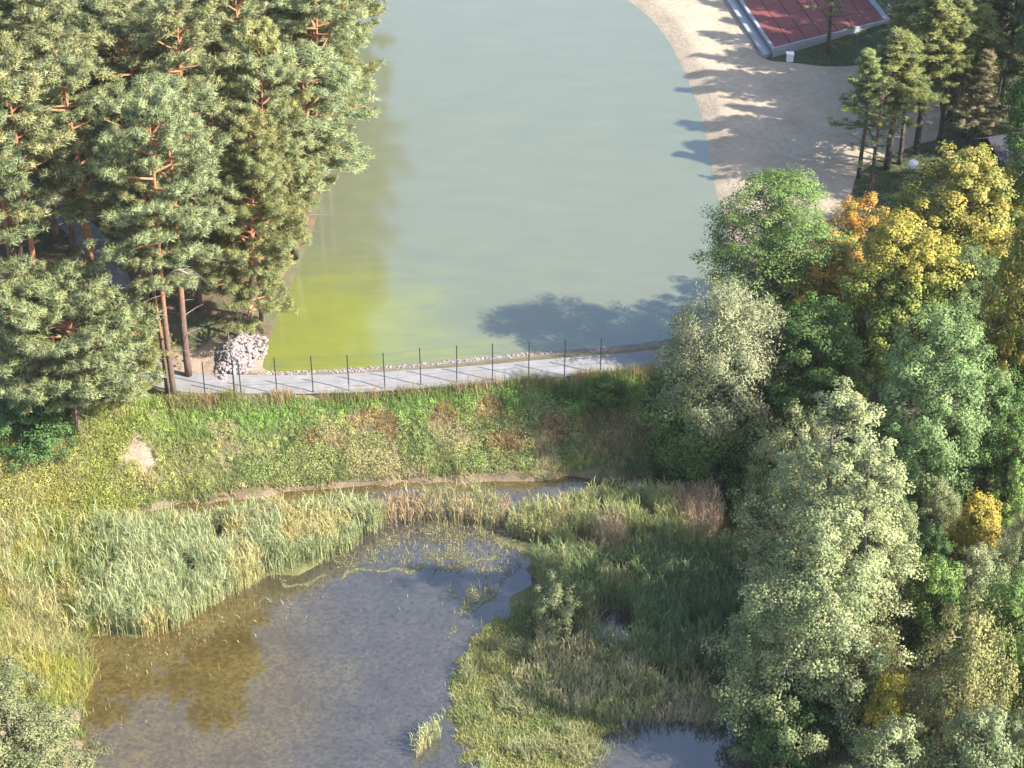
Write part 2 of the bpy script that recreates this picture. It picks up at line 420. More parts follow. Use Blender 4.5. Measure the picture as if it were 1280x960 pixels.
def ground_col(X, Y):
    n = fbm(X, Y, 4, 31); n2 = fbm(X, Y, 1.2, 37)
    sl = lake_d(X, Y); sv = valley_d(X, Y)
    c = lerp((.095, .080, .042), (.13, .125, .05), sstep(.35, .65, n))
    onb = sstep(.3, 1.2, sv)*sstep(-.9, .2, sv)*sstep(122, 118, Y)*sstep(10, 6, sv); c = c*(1-onb[:, None])+onb[:, None]*lerp((.12, .125, .055), (.19, .165, .09), sstep(.4, .65, n2))           # soil under grass
    pine = sstep(0, 2, -(X+6) - (Y-125)*0.10)*sstep(118, 123, Y)
    c = lerp(c[0], c[0], np.zeros(1)) if False else c*(1-pine[:, None]) + pine[:, None]*lerp((.11, .075, .045), (.075, .085, .035), sstep(.3, .7, n2))
    lawn = sstep(18, 22, X)*sstep(128, 133, Y); c = c*(1-lawn[:, None])+lawn[:, None]*lerp((.045, .060, .024), (.065, .070, .03), n2)
    mud = sstep(.1+.35*n, .0, sv)*sstep(-1.2, -.1, sv)
    c = c*(1-mud[:, None]) + mud[:, None]*np.array((.17, .12, .085))
    bed = sstep(-.2, -1.0, sv); c = c*(1-bed[:, None])+bed[:, None]*lerp((.10, .085, .04), (.12, .13, .04), n2)
    shore = sstep(1.2, .3, np.abs(sl-.3))*(1-pine); c = c*(1-shore[:, None]) + shore[:, None]*np.array((.20, .17, .135))
    for p, r in BARE:
        w = sstep(1.1, .6, np.hypot(X-p[0], (Y-p[1])*1.3)/r + 1.5*(n2-.5)); c = c*(1-w[:, None]) + w[:, None]*np.array((.28, .21, .155))
    return c
X, Y, Z = GX, GY, GZ
idx = np.arange(X.size).reshape(X.shape)
q = np.stack([idx[:-1, :-1], idx[:-1, 1:], idx[1:, 1:], idx[1:, :-1]], -1).reshape(-1, 4)
mb = MB(); mb.add(np.stack([X.ravel(), Y.ravel(), Z.ravel()], 1), q, None, ground_col(X.ravel(), Y.ravel()))
tag(link('ground', mb.mesh('ground', M_GROUND, True)), kind='structure')

def algae_refl(X, Y):
    a = W(400, 425, 0); d = np.hypot((X-a[0])/9.0, (Y-a[1])/11.0)
    b = W(455, 340, 0); d_refl = np.hypot((X-b[0])/3.2, (Y-b[1])/16.0)  # faint tint strip standing in for the shore pines' reflection
    e = W(520, 446, 0); d3 = np.hypot((X-e[0])/10.0, (Y-e[1])/3.2)
    m = np.maximum(np.maximum(sstep(1.8, .0, d), .12*sstep(1.8, .0, d_refl)), .7*sstep(1.7, .0, d3))
    return np.stack([m, m, m], 1)
sheet('lake', LAKE, 1.0, lambda X, Y: np.zeros_like(X), M_LAKE, .7, algae_refl)
def pond_col(X, Y):                          # brown painted where the pines' reflection falls, brown silt by the banks, grey-brown elsewhere
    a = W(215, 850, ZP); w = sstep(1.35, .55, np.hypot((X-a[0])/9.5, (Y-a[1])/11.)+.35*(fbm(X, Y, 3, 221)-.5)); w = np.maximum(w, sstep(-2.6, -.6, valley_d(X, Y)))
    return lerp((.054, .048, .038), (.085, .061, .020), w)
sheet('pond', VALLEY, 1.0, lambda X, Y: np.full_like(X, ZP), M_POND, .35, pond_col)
sheet('beach', SANDB, .5, lambda X, Y: height(X, Y)+.03, M_SAND)
def strip(name, C, half, zoff, mat, step=.5):
    C = smooth_poly(C, 3, False)
    L = np.concatenate([[0], np.cumsum(np.hypot(*np.diff(C, axis=0).T))]); s = np.arange(0, L[-1], step)
    P = np.stack([np.interp(s, L, C[:, 0]), np.interp(s, L, C[:, 1])], 1)
    T = np.gradient(P, axis=0); T /= np.linalg.norm(T, axis=1)[:, None]; Nn = np.stack([-T[:, 1], T[:, 0]], 1)
    k = np.linspace(-half, half, 5)
    A = P[:, None]+Nn[:, None]*k[None, :, None]; A = A.reshape(-1, 2)
    z = height(A[:, 0], A[:, 1]).reshape(-1, 5); z = np.maximum(z, z.mean(1)[:, None]).ravel()+zoff
    n = len(P); q = [[i*5+j, (i+1)*5+j, (i+1)*5+j+1, i*5+j+1] for i in range(n-1) for j in range(4)]
    mb = MB(); mb.add(np.column_stack([A, z]), q); return tag(link(name, mb.mesh(name, mat, True)), kind='structure')
strip('road', ROADC, 1.2, .05, M_ROAD)

# ------------------------------------------------------------------ trees: prototypes
PROTO = {}
def proto(key, trunk, crown, H, Wd, extra=None):
    PROTO[key] = dict(trunk=trunk, crown=crown, H=H, W=Wd, extra=extra or [])
def crown_width(mb):
    v = np.concatenate(mb.v); r = np.hypot(v[:, 0], v[:, 1]); return 2*np.percentile(r, 96)

def make_pine(key, seed, H, cf, R, nb, puff_r=(.30, .56), needles=84, col=(.098, .128, .060), young=False, dead=False):
    rng = np.random.default_rng(seed); tr = MB(); cr = MB()
    n = 14; u = np.linspace(0, 1, n); ph = rng.uniform(0, 6.28, 2); sw = H*.012
    path = np.stack([sw*np.sin(u*4+ph[0])*u, sw*np.sin(u*3.3+ph[1])*u, u*H*.985-.25], 1)
    low, up = np.array((.13, .085, .065)), np.array((.40, .175, .085))
    if young: low, up = np.array((.07, .055, .045)), np.array((.16, .10, .07))
    tc = lerp(low, up, sstep(.18, .5, u))
    r0 = .0078*H; tr.tube(path, r0*(1-u)**.75+.025, 8, tc)
    at = lambda z: np.array([np.interp(z, path[:, 2], path[:, 0]), np.interp(z, path[:, 2], path[:, 1]), z])
    z0 = H*(1-cf); PC = []; PRr = []
    for i in range(nb):
        f = (i+rng.uniform())/nb; z = z0 + f**.9*(H-z0)*.97
        if young: prof = (1-f)**.8*.9+.12
        else: prof = math.sqrt(max(0.02, 1-((f-.33)/.70)**2))
        L = R*prof*rng.uniform(.55, 1.12); a = i*2.399+rng.uniform(-.5, .5)
        el = (math.radians(-5+50*f) if not young else math.radians(8+40*f))+rng.uniform(-.15, .2)
        d = np.array([math.cos(a)*math.cos(el), math.sin(a)*math.cos(el), math.sin(el)])
        s0 = at(z); k = np.linspace(0, 1, 5)[:, None]
        bp = s0+d*L*k + np.array([0, 0, 1])*(k**2)*L*.14
        tr.tube(bp, np.linspace(.05+.016*L, .025, 5), 4, up*.95, cap=False)
        side = np.array([-math.sin(a), math.cos(a), 0])
        m = max(4, int(4+L*3.6)) if young else max(6, int(6+L*5.6))
        for j in range(m):
            t = (.32 if young else .46)+(.68 if young else .56)*(j+rng.uniform(.1, 1))/m
            c = s0+d*L*t+np.array([0, 0, 1])*t*t*L*.14 + side*rng.uniform(-.42, .42)*L*t*.8+np.array([0, 0, rng.uniform(-.15, .28)])
            PC.append(c); PRr.append(rng.uniform(*puff_r)*(1.0 if not young else .8))
    for j in range(3):
        PC.append(at(H*.97)+rng.normal(size=3)*.18); PRr.append(puff_r[0])
    for i in range(9 if not young else 5):      # dead twigs on the bare stem
        z = rng.uniform(.35, 1)*z0; a = rng.uniform(0, 6.28); L = rng.uniform(.5, 1.6)
        d = np.array([math.cos(a), math.sin(a), rng.uniform(-.2, .25)]); s0 = at(z)
        tr.tube([s0, s0+d*L*.6, s0+d*L+np.array([0, 0, -.1])], [.03, .02, .008], 3, (.2, .17, .15), cap=False)
    PC = np.array(PC); PRr = np.array(PRr)
    if dead: keep = rng.uniform(size=len(PC)) < .35; PC = PC[keep]; PRr = PRr[keep]
    m = len(PC); pc = np.array(col)*rng.uniform(.78, 1.22, (m, 1))*np.array([1, 1, 1])+rng.normal(size=(m, 1))*np.array([[.010, .004, -.004]])
    C = np.repeat(PC, needles, 0); r = np.repeat(PRr, needles)
    d = rng.normal(size=(len(C), 3)); d[:, 2] = d[:, 2]*.75+.35; d /= np.linalg.norm(d, axis=1)[:, None]
    c0 = C+d*r[:, None]*rng.uniform(.1, .62, (len(C), 1)); tg = rng.normal(size=d.shape); tg -= (tg*d).sum(1)[:, None]*d; tg /= np.linalg.norm(tg, axis=1)[:, None]; D = (d*.7+tg*.72)*(r*rng.uniform(.3, .6, len(C)))[:, None]
    cc = np.clip(np.repeat(pc, needles, 0)*rng.uniform(.8, 1.25, (len(C), 1)), .01, .5)
    nr = d*.75+np.array([0, 0, .35])+rng.normal(size=d.shape)*.22; nr /= np.linalg.norm(nr, axis=1)[:, None]
    cr.spikes(c0, D, rng.uniform(.032, .064, len(C)), cc, rng, nr)
    proto(key, tr.mesh('pine_trunk', M_BARK, True), cr.mesh('pine_crown', M_NEEDLE), H, crown_width(cr))

def make_leafy(key, seed, H, R, z0f, shape, nc, lpc, L, ratio, cols, clump=(.55, 1.1), flat=.62, inner=.55, bark=(.12, .10, .08), droop=0., up=.55, patch=None, bare=0, leaders=1):
    """broadleaf: clumps of leaves on limbs inside an envelope"""
    rng = np.random.default_rng(seed); tr = MB(); cr = MB()
    z0 = H*z0f; CH = H-z0
    env = {'round': lambda u: np.sqrt(np.clip(1-((u-.45)/.58)**2, 0.02, 1)), 'cone': lambda u: np.clip((1-u), 0, 1)**.72*.95+.05,
           'oval': lambda u: np.sqrt(np.clip(1-((u-.4)/.63)**2, .02, 1)), 'dome': lambda u: np.sqrt(np.clip(1-(u/1.02)**2, .02, 1))}[shape]
    lead = [(0., 0., 1., 1.)]
    for i in range(leaders-1):
        a = i*2.4+rng.uniform(0, 1); rr = R*rng.uniform(.28, .5); lead.append((rr*math.cos(a), rr*math.sin(a), rng.uniform(.68, .93), rng.uniform(.5, .7)))
    n = 10; u = np.linspace(0, 1, n); ph = rng.uniform(0, 6.28, 2)
    trunks = []
    for (lx, ly, hs, rs) in lead:
        p = np.stack([lx*np.minimum(1, u*2.2)+H*.02*np.sin(u*4+ph[0])*u, ly*np.minimum(1, u*2.2)+H*.02*np.sin(u*3+ph[1])*u, u*H*hs*.94-.25], 1)
        tr.tube(p, .017*H*rs*(1-u)**.8+.02, 7, bark); trunks.append(p)
    lob = rng.uniform(0, 6.28, 6)
    C = []; RC = []; k = 0
    while len(C) < nc and k < nc*20:
        k += 1
        li = rng.integers(len(lead)) if rng.uniform() < .6 else 0
        lx, ly, hs, rs = lead[li]
        uu = rng.uniform(); e = env(uu)
        if rng.uniform() > (e*.8+.2): continue
        a = rng.uniform(0, 6.283)
        lb = 1+.16*math.sin(3*a+lob[0]+4*uu)+.12*math.sin(5*a+lob[1]-7*uu)+.10*math.sin(9*uu*2+lob[2]+2*a)
        rr = R*rs*e*lb*(inner+(1-inner)*rng.uniform()**.6 if rng.uniform() < .8 else rng.uniform()*inner)
        Hc = CH*hs
        c = np.array([lx+rr*math.cos(a), ly+rr*math.sin(a), z0+uu*Hc]); c += rng.normal(size=3)*.12*R*np.array([.5, .5, .35])
        if c[2] < z0*.6: continue
        C.append(c); RC.append(rng.uniform(*clump)*(1-.35*uu if shape == 'cone' else 1)); 
        if len(C) % 3 == 0:                    # limb from trunk to clump
            p = trunks[li]; zt = max(.12*H, c[2]-rr*rng.uniform(.5, 1.0)); s0 = np.array([np.interp(zt, p[:, 2], p[:, 0]), np.interp(zt, p[:, 2], p[:, 1]), min(zt, p[-1, 2])])
            mid = (s0+c)/2+np.array([0, 0, .08*rr])+rng.normal(size=3)*.15
            tr.tube([s0, mid, c], [.03+.008*rr, .03, .012], 4, bark, cap=False)
    C = np.array(C); RC = np.array(RC); m = len(C)
    for i in range(bare):                      # leafless limbs that stick out
        a = rng.uniform(0, 6.28); z = rng.uniform(.35, .8)*H; rr = R*rng.uniform(.6, 1.0)
        s0 = np.array([0, 0, z*.8]); e = np.array([rr*math.cos(a), rr*math.sin(a), z+rr*.4])
        md = (s0+e)/2+rng.normal(size=3)*.3; tr.tube([s0, md, e], [.06, .04, .012], 4, (.30, .27, .25), cap=False)
        for j in range(5):
            t = rng.uniform(.4, 1); b0 = s0*(1-t)+e*t; tr.tube([b0, b0+rng.normal(size=3)*.7+np.array([0, 0, .3])], [.02, .006], 3, (.30, .27, .25), cap=False)
    cols = np.array(cols)
    ci = rng.dirichlet([.6]*len(cols), m); cc = ci@cols
    if patch is not None:
        pc, pw = patch; w = np.clip(pw(C[:, 0]/R, C[:, 1]/R, (C[:, 2]-z0)/CH), 0, 1)[:, None]; cc = cc*(1-w)+np.array(pc)*w
    cc = cc*rng.uniform(.8, 1.2, (m, 1))
    CC = np.repeat(C, lpc, 0); rc = np.repeat(RC, lpc)
    d = rng.normal(size=(len(CC), 3)); d /= np.linalg.norm(d, axis=1)[:, None]
    rad = rng.uniform(size=len(CC))**.45
    off = d*(rc*rad)[:, None]; off[:, 2] = off[:, 2]*flat
    if droop: off[:, 2] -= droop*(off[:, 0]**2+off[:, 1]**2)/rc
    P = CC+off
    out = P-np.array([0, 0, z0+CH*.35]); out /= np.linalg.norm(out, axis=1)[:, None]+1e-6
    Nn = d*.45+out*.35+np.array([0, 0, up])+rng.normal(size=d.shape)*.38; Nn /= np.linalg.norm(Nn, axis=1)[:, None]
    ll = L*rng.uniform(.7, 1.25, len(P))
    nr = d*.6+out*.45+Nn*.35+np.array([0, 0, .2])+rng.normal(size=d.shape)*.18; nr /= np.linalg.norm(nr, axis=1)[:, None]
    cc = cc*np.array([1.62, 1.52, 1.38])
    cr.leaves(P, Nn, ll, ll*ratio, np.clip(np.repeat(cc, lpc, 0)*rng.uniform(.78, 1.25, (len(P), 1)), .005, .6), rng, nr=nr)
    proto(key, tr.mesh('trunk', M_BARK, True), cr.mesh('crown', M_LEAF), H, crown_width(cr))

for i in range(6):
    make_pine('pine%d' % i, 10+i, 21, [.48, .52, .42, .56, .46, .60][i], [3.0, 3.3, 2.7, 3.2, 2.8, 3.5][i], [30, 33, 27, 36, 30, 36][i],
              col=[(.235, .252, .110), (.220, .246, .110), (.248, .254, .106), (.212, .244, .112), (.254, .260, .110), (.225, .252, .114)][i])
make_pine('lowpine', 38, 18, .84, 3.7, 56, col=(.240, .252, .092))
make_pine('lowpine2', 39, 19, .74, 3.9, 50, col=(.260, .258, .094))
make_pine('broadpine', 31, 10, .66, 4.0, 74, (.30, .54), 88, (.222, .246, .108))
for i in range(3):
    make_pine('youngpine%d' % i, 41+i, 15, [.62, .5, .7][i], [2.1, 1.9, 2.3][i], 46, (.3, .5), 80, [(.19, .225, .078), (.23, .25, .08), (.13, .175, .085)][i], young=True)
make_pine('rustpine', 47, 13, .75, 2.1, 48, (.3, .5), 52, (.21, .175, .095), young=True)
make_pine('barepine', 49, 15, .70, 1.8, 40, (.28, .45), 50, (.17, .21, .075), young=True, dead=True)
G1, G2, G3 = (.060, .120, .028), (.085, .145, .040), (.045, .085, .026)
Y1, Y2, OR = (.20, .178, .038), (.15, .17, .036), (.33, .145, .03)
make_leafy('ash', 60, 16, 4.8, .18, 'round', 460, 120, .22, .45, [(.090, .135, .038), (.125, .17, .05), (.05, .09, .03)], (.7, 1.3), .42, up=.8)
make_leafy('maple', 61, 15, 4.2, .2, 'round', 330, 120, .22, .75, [Y1, (.225, .18, .038), Y2, (.11, .14, .042), (.09, .125, .04)], (.55, 1.0), .6)
make_leafy('greenmaple', 62, 14, 4.2, .18, 'oval', 330, 120, .22, .75, [Y2, (.12, .17, .035), G2, (.07, .12, .035)], (.55, 1.0), .6, patch=((.21, .19, .036), lambda x, y, u: sstep(.55, .9, u)*.8))
make_leafy('orangetree', 63, 14, 3.2, .25, 'oval', 200, 95, .20, .6, [OR, (.31, .18, .035), (.26, .155, .04), (.20, .165, .045)], (.45, .9), .6, bare=16)
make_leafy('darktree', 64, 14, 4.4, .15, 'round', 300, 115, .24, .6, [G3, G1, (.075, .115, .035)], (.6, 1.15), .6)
make_leafy('walnut', 65, 13, 4.3, .15, 'round', 300, 110, .26, .38, [(.09, .14, .055), (.13, .18, .075), (.06, .10, .04)], (.6, 1.15), .55, up=.7)
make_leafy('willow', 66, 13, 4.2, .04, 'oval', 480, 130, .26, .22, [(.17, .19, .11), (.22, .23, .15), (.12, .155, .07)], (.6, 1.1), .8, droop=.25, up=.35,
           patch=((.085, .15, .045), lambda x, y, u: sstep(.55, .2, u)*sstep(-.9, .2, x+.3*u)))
make_leafy('alder', 67, 18, 5.2, .03, 'cone', 560, 140, .165, .6, [(.135, .158, .080), (.168, .186, .100), (.105, .135, .063)], (.55, 1.05), .5, inner=.62, up=.6, leaders=6)
make_leafy('alder_wide', 68, 12, 5.0, .02, 'dome', 480, 130, .170, .6, [(.135, .158, .078), (.165, .182, .098), (.10, .135, .06)], (.5, 1.0), .5, inner=.62, up=.6, leaders=4)
make_leafy('shrub_green', 70, 4, 2.4, .02, 'dome', 150, 100, .16, .55, [G2, (.12, .17, .05), G1], (.35, .7), .6, leaders=3)
make_leafy('shrub_grey', 71, 4, 2.5, .02, 'dome', 150, 110, .17, .35, [(.13, .16, .085), (.16, .185, .10), (.09, .125, .055)], (.35, .7), .65, leaders=3)
make_leafy('shrub_yellow', 72, 4, 2.2, .02, 'dome', 150, 100, .16, .6, [(.25, .225, .035), (.19, .20, .04), (.27, .21, .04)], (.35, .65), .6, leaders=3)
make_leafy('shrub_brown', 73, 5, 3.2, .02, 'dome', 190, 100, .15, .5, [(.14, .165, .06), (.165, .16, .07), (.13, .15, .06), (.15, .125, .06)], (.4, .8), .65, leaders=4)
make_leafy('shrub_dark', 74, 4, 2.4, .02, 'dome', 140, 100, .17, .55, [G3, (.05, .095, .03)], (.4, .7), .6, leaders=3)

def plant(name, key, label, cat, base, H, Wd=None, rz=None, group=None, lean=(0, 0)):
    pr = PROTO[key]; s = H/pr['H']; sw = (Wd/pr['W']) if Wd else s
    o = thing(name, label, cat, (base[0], base[1], base[2]-.05), 0, group)
    o.rotation_euler = (lean[0], lean[1], RNG.uniform(0, 6.28) if rz is None else rz); o.scale = (sw, sw, s)
    link('trunk', pr['trunk'], o); link('crown', pr['crown'], o)
    return o
RNG = np.random.default_rng(7)
def tree_px(name, key, label, bx, by, top, wpx, cat='tree', rz=None, group=None, lean=(0, 0)):
    b = G(bx, by); return plant(name, key, label, cat, b, rise(b, top), wpx/pxm(b), rz, group, lean)

# ------------------------------------------------------------------ pine wood beside the lake
PINES = []
def far_enough(p, d): return all((p[0]-q[0])**2+(p[1]-q[1])**2 > d*d for q in PINES)
hand = [  # base px, top row, width px, label
    ((218, 497), 125, 145, 'pine5', 'twin-stemmed pine with orange trunk rooted at the road bend by the rubble pile'),
    ((98, 541), 370, 205, 'broadpine', 'low broad pine with bluish domed crown standing alone on the meadow edge'),
    ((14, 500), 105, 150, 'pine3', 'half-shaded pine standing behind the low broad pine at the meadow edge'),
    ((172, 492), 395, 95, 'lowpine', 'short bushy pine filling the gap beside the road bend'),
    ((128, 446), 75, 130, 'pine0', 'tall pine rising right behind the low broad pine'),
    ((62, 470), 85, 140, 'pine4', 'tall pine behind the low broad pine on its wood side'),
    ((186, 405), 120, 125, 'pine1', 'tall pine inside the curve of the woodland road'),
    ((236, 470), 115, 145, 'pine3', 'leaning pine behind the twin-stemmed pine beside the sandy patch'),
]
for (bp, top, wpx, key, lab) in hand:
    b = G(*bp); PINES.append(b); o = plant('pine_tree', key, lab, 'pine', b, rise(b, top), wpx/pxm(b), 0)
    if bp == (218, 497):
        tw = plant('pine_tree', 'pine4', 'slim dark second stem close behind the pine at the road bend', 'pine', b+np.array((-.55, .5, 0)), 16, 5.0)
        hz_ = rise(b, 345); sc = np.array(o.scale); dl = MB(); gr_ = (.24, .21, .19)
        lim = np.array([(.1, -.3, hz_), (.8, -2.6, hz_+1.0), (1.5, -3.9, hz_+2.6), (2.1, -4.3, hz_+3.0), (2.7, -4.4, hz_+2.7)]); dl.tube(lim/sc, [.06, .055, .045, .035, .02], 6, (.42, .30, .22))
        for j in range(9):
            t_ = RNG.uniform(1.6, 4); k_ = int(min(3, t_)); p_ = lim[k_]*(1-(t_-k_))+lim[k_+1]*(t_-k_); e_ = p_+np.array((RNG.uniform(.6, 2.0), RNG.uniform(-.5, .5), RNG.uniform(-1.3, -.2)))
            dl.tube(np.array([p_, (p_+e_)/2+np.array((0, 0, .25)), e_])/sc, [.013, .009, .004], 4, gr_, cap=False)
        link('dead_limb', dl.mesh('dead_limb', M_BARK, True), o)['label'] = 'bleached dead limb arching out of the crown'
        b2 = b+np.array((1.2, .6, 0)); PINES.append(b2)
rngp = np.random.default_rng(99)
cnt = 0
shore_row = [(318, 424), (326, 398), (337, 372), (349, 345), (360, 318), (370, 292), (379, 262), (387, 234), (394, 205), (400, 176), (406, 146), (411, 118), (416, 90), (421, 62), (425, 34), (428, 8), (430, -18)]
for i, (px, py) in enumerate(shore_row):
    b = W(px+(10 if py < 330 else -4)+rngp.uniform(-5, 5), py, .5); b[2] = hgt(b[0], b[1]); PINES.append(b)
    H = rngp.uniform(16, 20) if i > 2 else 15+i*1.5
    if i in (6, 11): continue
    plant('pine_tree', ['lowpine', 'lowpine2', 'pine5', 'lowpine2', 'pine3'][i % 5], 'low-branched pine at the waterline whose crown hangs over the lake', 'pine', b, H, rngp.uniform(6.6, 10) if i > 2 else 7.4, None, 'pines hanging over the water', (rngp.uniform(-.02, .03), rngp.uniform(.02, .14)))
cpx = rngp.uniform(-110, 430, 9000); cpy = rngp.uniform(-40, 478, 9000)
cw = np.array([W(a, b, 1.0) for a, b in zip(cpx, cpy)]); csl = lake_d(cw[:, 0], cw[:, 1]); crd = seg_dist(ROADC, cw[:, 0], cw[:, 1])
for k in range(9000):
    px, py, p, sl, rd = cpx[k], cpy[k], cw[k], csl[k], crd[k]; x, y = p[0], p[1]
    if sl < 2.0 or rd < 1.7 or (py > 400 and px > 215): continue
    if not far_enough(p, 3.8 + 1.4*(vnoise(x/8, y/8, 4) > .66)): continue
    z = hgt(x, y); b = np.array((x, y, z)); PINES.append(b)
    H = rngp.uniform(16.5, 21.5); key = 'pine%d' % rngp.integers(6); Wd = rngp.uniform(6.0, 8.0)
    if py > 300: H = rngp.uniform(20, 24)
    if sl < 6:
        lab, gr = 'tall pine in the second row just behind the waterline', 'pines behind the waterline'; lean = (rngp.uniform(-.02, .03), rngp.uniform(.02, .07))
    elif rd < 6:
        lab, gr = 'tall orange-stemmed pine beside the shaded road through the wood', 'pines along the woodland road'; lean = (0, rngp.uniform(-.03, .03))
    else:
        lab, gr = 'tall pine with bare reddish trunk deep inside the crowded wood', 'pines inside the wood'; lean = (rngp.uniform(-.03, .03), rngp.uniform(-.03, .03))
    plant('pine_tree', key, lab, 'pine', b, H, Wd, None, gr, lean); cnt += 1
print('pines', cnt)

# ------------------------------------------------------------------ trees and shrubs on the far side
T = tree_px
T('ash_tree', 'ash', 'rounded fresh-green tree with layered sprays standing at the beach corner', 958, 455, 224, 172)
T('orange_tree', 'orangetree', 'tree with glowing orange top beside the fresh-green tree', 1062, 420, 243, 92)
T('thin_orange_tree', 'orangetree', 'half-bare tree with orange tufts and pale grey limbs', 1022, 470, 296, 95)
T('yellow_maple', 'maple', 'large golden-yellow maple below the white globe lamp', 1182, 410, 192, 150)
T('yellow_green_maple', 'greenmaple', 'yellow-green maple in front of the golden maple', 1115, 500, 268, 150)
T('tall_yellow_tree', 'maple', 'narrow tall yellow tree at the end of the grove', 1258, 590, 268, 110)
T('dark_tree', 'darktree', 'dark green tree beside the shed roof', 1275, 395, 165, 120)
T('grey_green_tree', 'walnut', 'grey-green tree squeezed between the maples', 1190, 505, 318, 110)
T('walnut_tree', 'walnut', 'pale green tree with drooping leaf sprays behind the tall alder', 1150, 630, 395, 150)
T('dark_tree', 'darktree', 'shaded dark green tree behind the silvery willow', 1010, 560, 385, 140)
T('dark_tree', 'darktree', 'dark tree with a few yellow leaf tufts above the yellow bush', 1228, 612, 468, 110)
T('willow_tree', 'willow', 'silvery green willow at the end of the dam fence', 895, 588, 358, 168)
T('alder_tree', 'alder', 'tallest grey-green alder with pointed twin tops at the marsh edge', 1020, 830, 484, 225)
T('alder_tree', 'alder_wide', 'lower spreading alder crown in front of the tallest alder', 1005, 912, 640, 215)
T('alder_tree', 'alder_wide', 'alder leaning against the tallest alder on its marsh side', 985, 748, 515, 150)
T('alder_tree', 'alder_wide', 'broad alder shoulder between the tallest alder and the yellow bush', 1082, 800, 600, 115)
shrubs = [
    ('yellow_bush', 'shrub_yellow', 'bright yellow round bush behind the broad alder', 1210, 705, 620, 85),
    ('green_bush', 'shrub_green', 'bright green bush pressed against the tall alder', 1125, 665, 590, 85),
    ('green_bush', 'shrub_grey', 'grey-green bush between the yellow bush and the pale walnut-like tree', 1165, 670, 600, 70),
    ('green_bush', 'shrub_dark', 'small dark bush with orange tufts at the foot of the yellow bush', 1160, 730, 655, 60),
    ('grey_bush', 'shrub_grey', 'grey-green bush beyond the yellow bush at the edge of the grove', 1268, 740, 645, 80),
    ('grey_bush', 'shrub_grey', 'low grey bush directly in front of the yellow bush', 1215, 760, 690, 100),
    ('green_bush', 'shrub_green', 'green bush in a row of three below the yellow bush', 1165, 800, 700, 95),
    ('green_bush', 'shrub_green', 'wide green bush beside the brownish bush', 1255, 835, 720, 110),
    ('brown_bush', 'shrub_brown', 'large brownish-green bush turning rusty at its foot', 1190, 930, 762, 150),
    ('brown_bush', 'shrub_brown', 'brown-tinged bush rising beside the spreading alder', 1085, 915, 790, 105),
    ('yellow_bush', 'shrub_yellow', 'small yellow-green bush tucked under the brownish bushes', 1105, 945, 850, 75),
    ('grey_bush', 'shrub_grey', 'pale grey-green bush below the large brownish bush', 1215, 1010, 890, 130),
    ('grey_bush', 'shrub_grey', 'pale bush below the small yellow-green bush', 1105, 1020, 905, 130),
    ('dark_bush', 'shrub_dark', 'shaded bush at the foot of the spreading alder by the open water', 985, 955, 855, 110),
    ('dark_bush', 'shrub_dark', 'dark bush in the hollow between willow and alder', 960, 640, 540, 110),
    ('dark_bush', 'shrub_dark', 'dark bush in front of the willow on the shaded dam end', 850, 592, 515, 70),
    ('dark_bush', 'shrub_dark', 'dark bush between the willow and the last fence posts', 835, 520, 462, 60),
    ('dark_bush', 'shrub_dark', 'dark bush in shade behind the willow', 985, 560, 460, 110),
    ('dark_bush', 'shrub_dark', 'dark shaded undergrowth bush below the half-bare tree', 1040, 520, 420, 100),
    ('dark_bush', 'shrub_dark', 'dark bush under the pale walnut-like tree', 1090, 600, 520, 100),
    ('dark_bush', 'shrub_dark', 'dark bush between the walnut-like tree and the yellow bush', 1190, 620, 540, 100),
    ('dark_bush', 'shrub_dark', 'dark bush on the lawn below the globe lamp', 1120, 300, 245, 60),
    ('dark_bush', 'shrub_dark', 'dark bush behind the golden maple', 1235, 330, 200, 90),
    ('green_bush', 'shrub_green', 'green bush filling the gap below the tall yellow tree', 1265, 640, 540, 80),
    ('leafy_tree', 'alder_wide', 'rounded green tree at the near bank of the pond', 32, 1040, 838, 190),
    ('green_bush', 'shrub_green', 'green bush beside the large brownish bush on its far flank', 1282, 905, 790, 110),
    ('green_bush', 'shrub_grey', 'grey-green bush closing the corner beside the pale bush', 1290, 990, 880, 120),
    ('grey_bush', 'shrub_grey', 'isolated pale willow bush among the shaded reeds', 695, 790, 722, 85),
    ('dark_bush', 'shrub_green', 'green bush low on the dam slope above the channel', 758, 505, 468, 55),
    ('dark_bush', 'shrub_dark', 'small dark bush beside the straw clump at the fence', 705, 500, 480, 35),
    ('dark_bush', 'shrub_dark', 'low dark undergrowth in front of the shaded pines', 40, 560, 500, 110),
    ('dark_bush', 'shrub_dark', 'leafy undergrowth bush under the low broad pine', 60, 520, 460, 70),
]
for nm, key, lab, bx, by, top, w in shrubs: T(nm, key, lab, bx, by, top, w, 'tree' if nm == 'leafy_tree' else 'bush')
# young pines by the beach
T('young_pine', 'barepine', 'thin pale-stemmed pine with sparse light crown on the beach edge', 1088, 246, 95, 62, 'pine')
yp = [(1150, 130, -30, 92, 'youngpine1'), (1186, 150, 0, 92, 'youngpine0'), (1205, 172, 10, 88, 'youngpine1'), (1128, 96, -70, 80, 'youngpine0'), (1165, 80, -80, 92, 'youngpine1'), (1035, 66, -60, 66, 'barepine'),
      (1073, 222, 62, 74, 'youngpine0'), (1108, 212, 40, 92, 'youngpine1'), (1124, 205, 45, 80, 'youngpine0'), (1145, 192, -20, 84, 'youngpine1'), (1174, 186, -10, 84, 'youngpine0')]
for bx, by, top, w, key in yp:
    T('young_pine', key, 'slender young pine with dark straight stem at the edge of the sand', bx, by, top, w, 'pine', None, 'young pines on the beach edge')
T('young_pine', 'rustpine', 'young pine with brown-tipped top in the shaded stand', 1215, 195, 62, 66, 'pine')
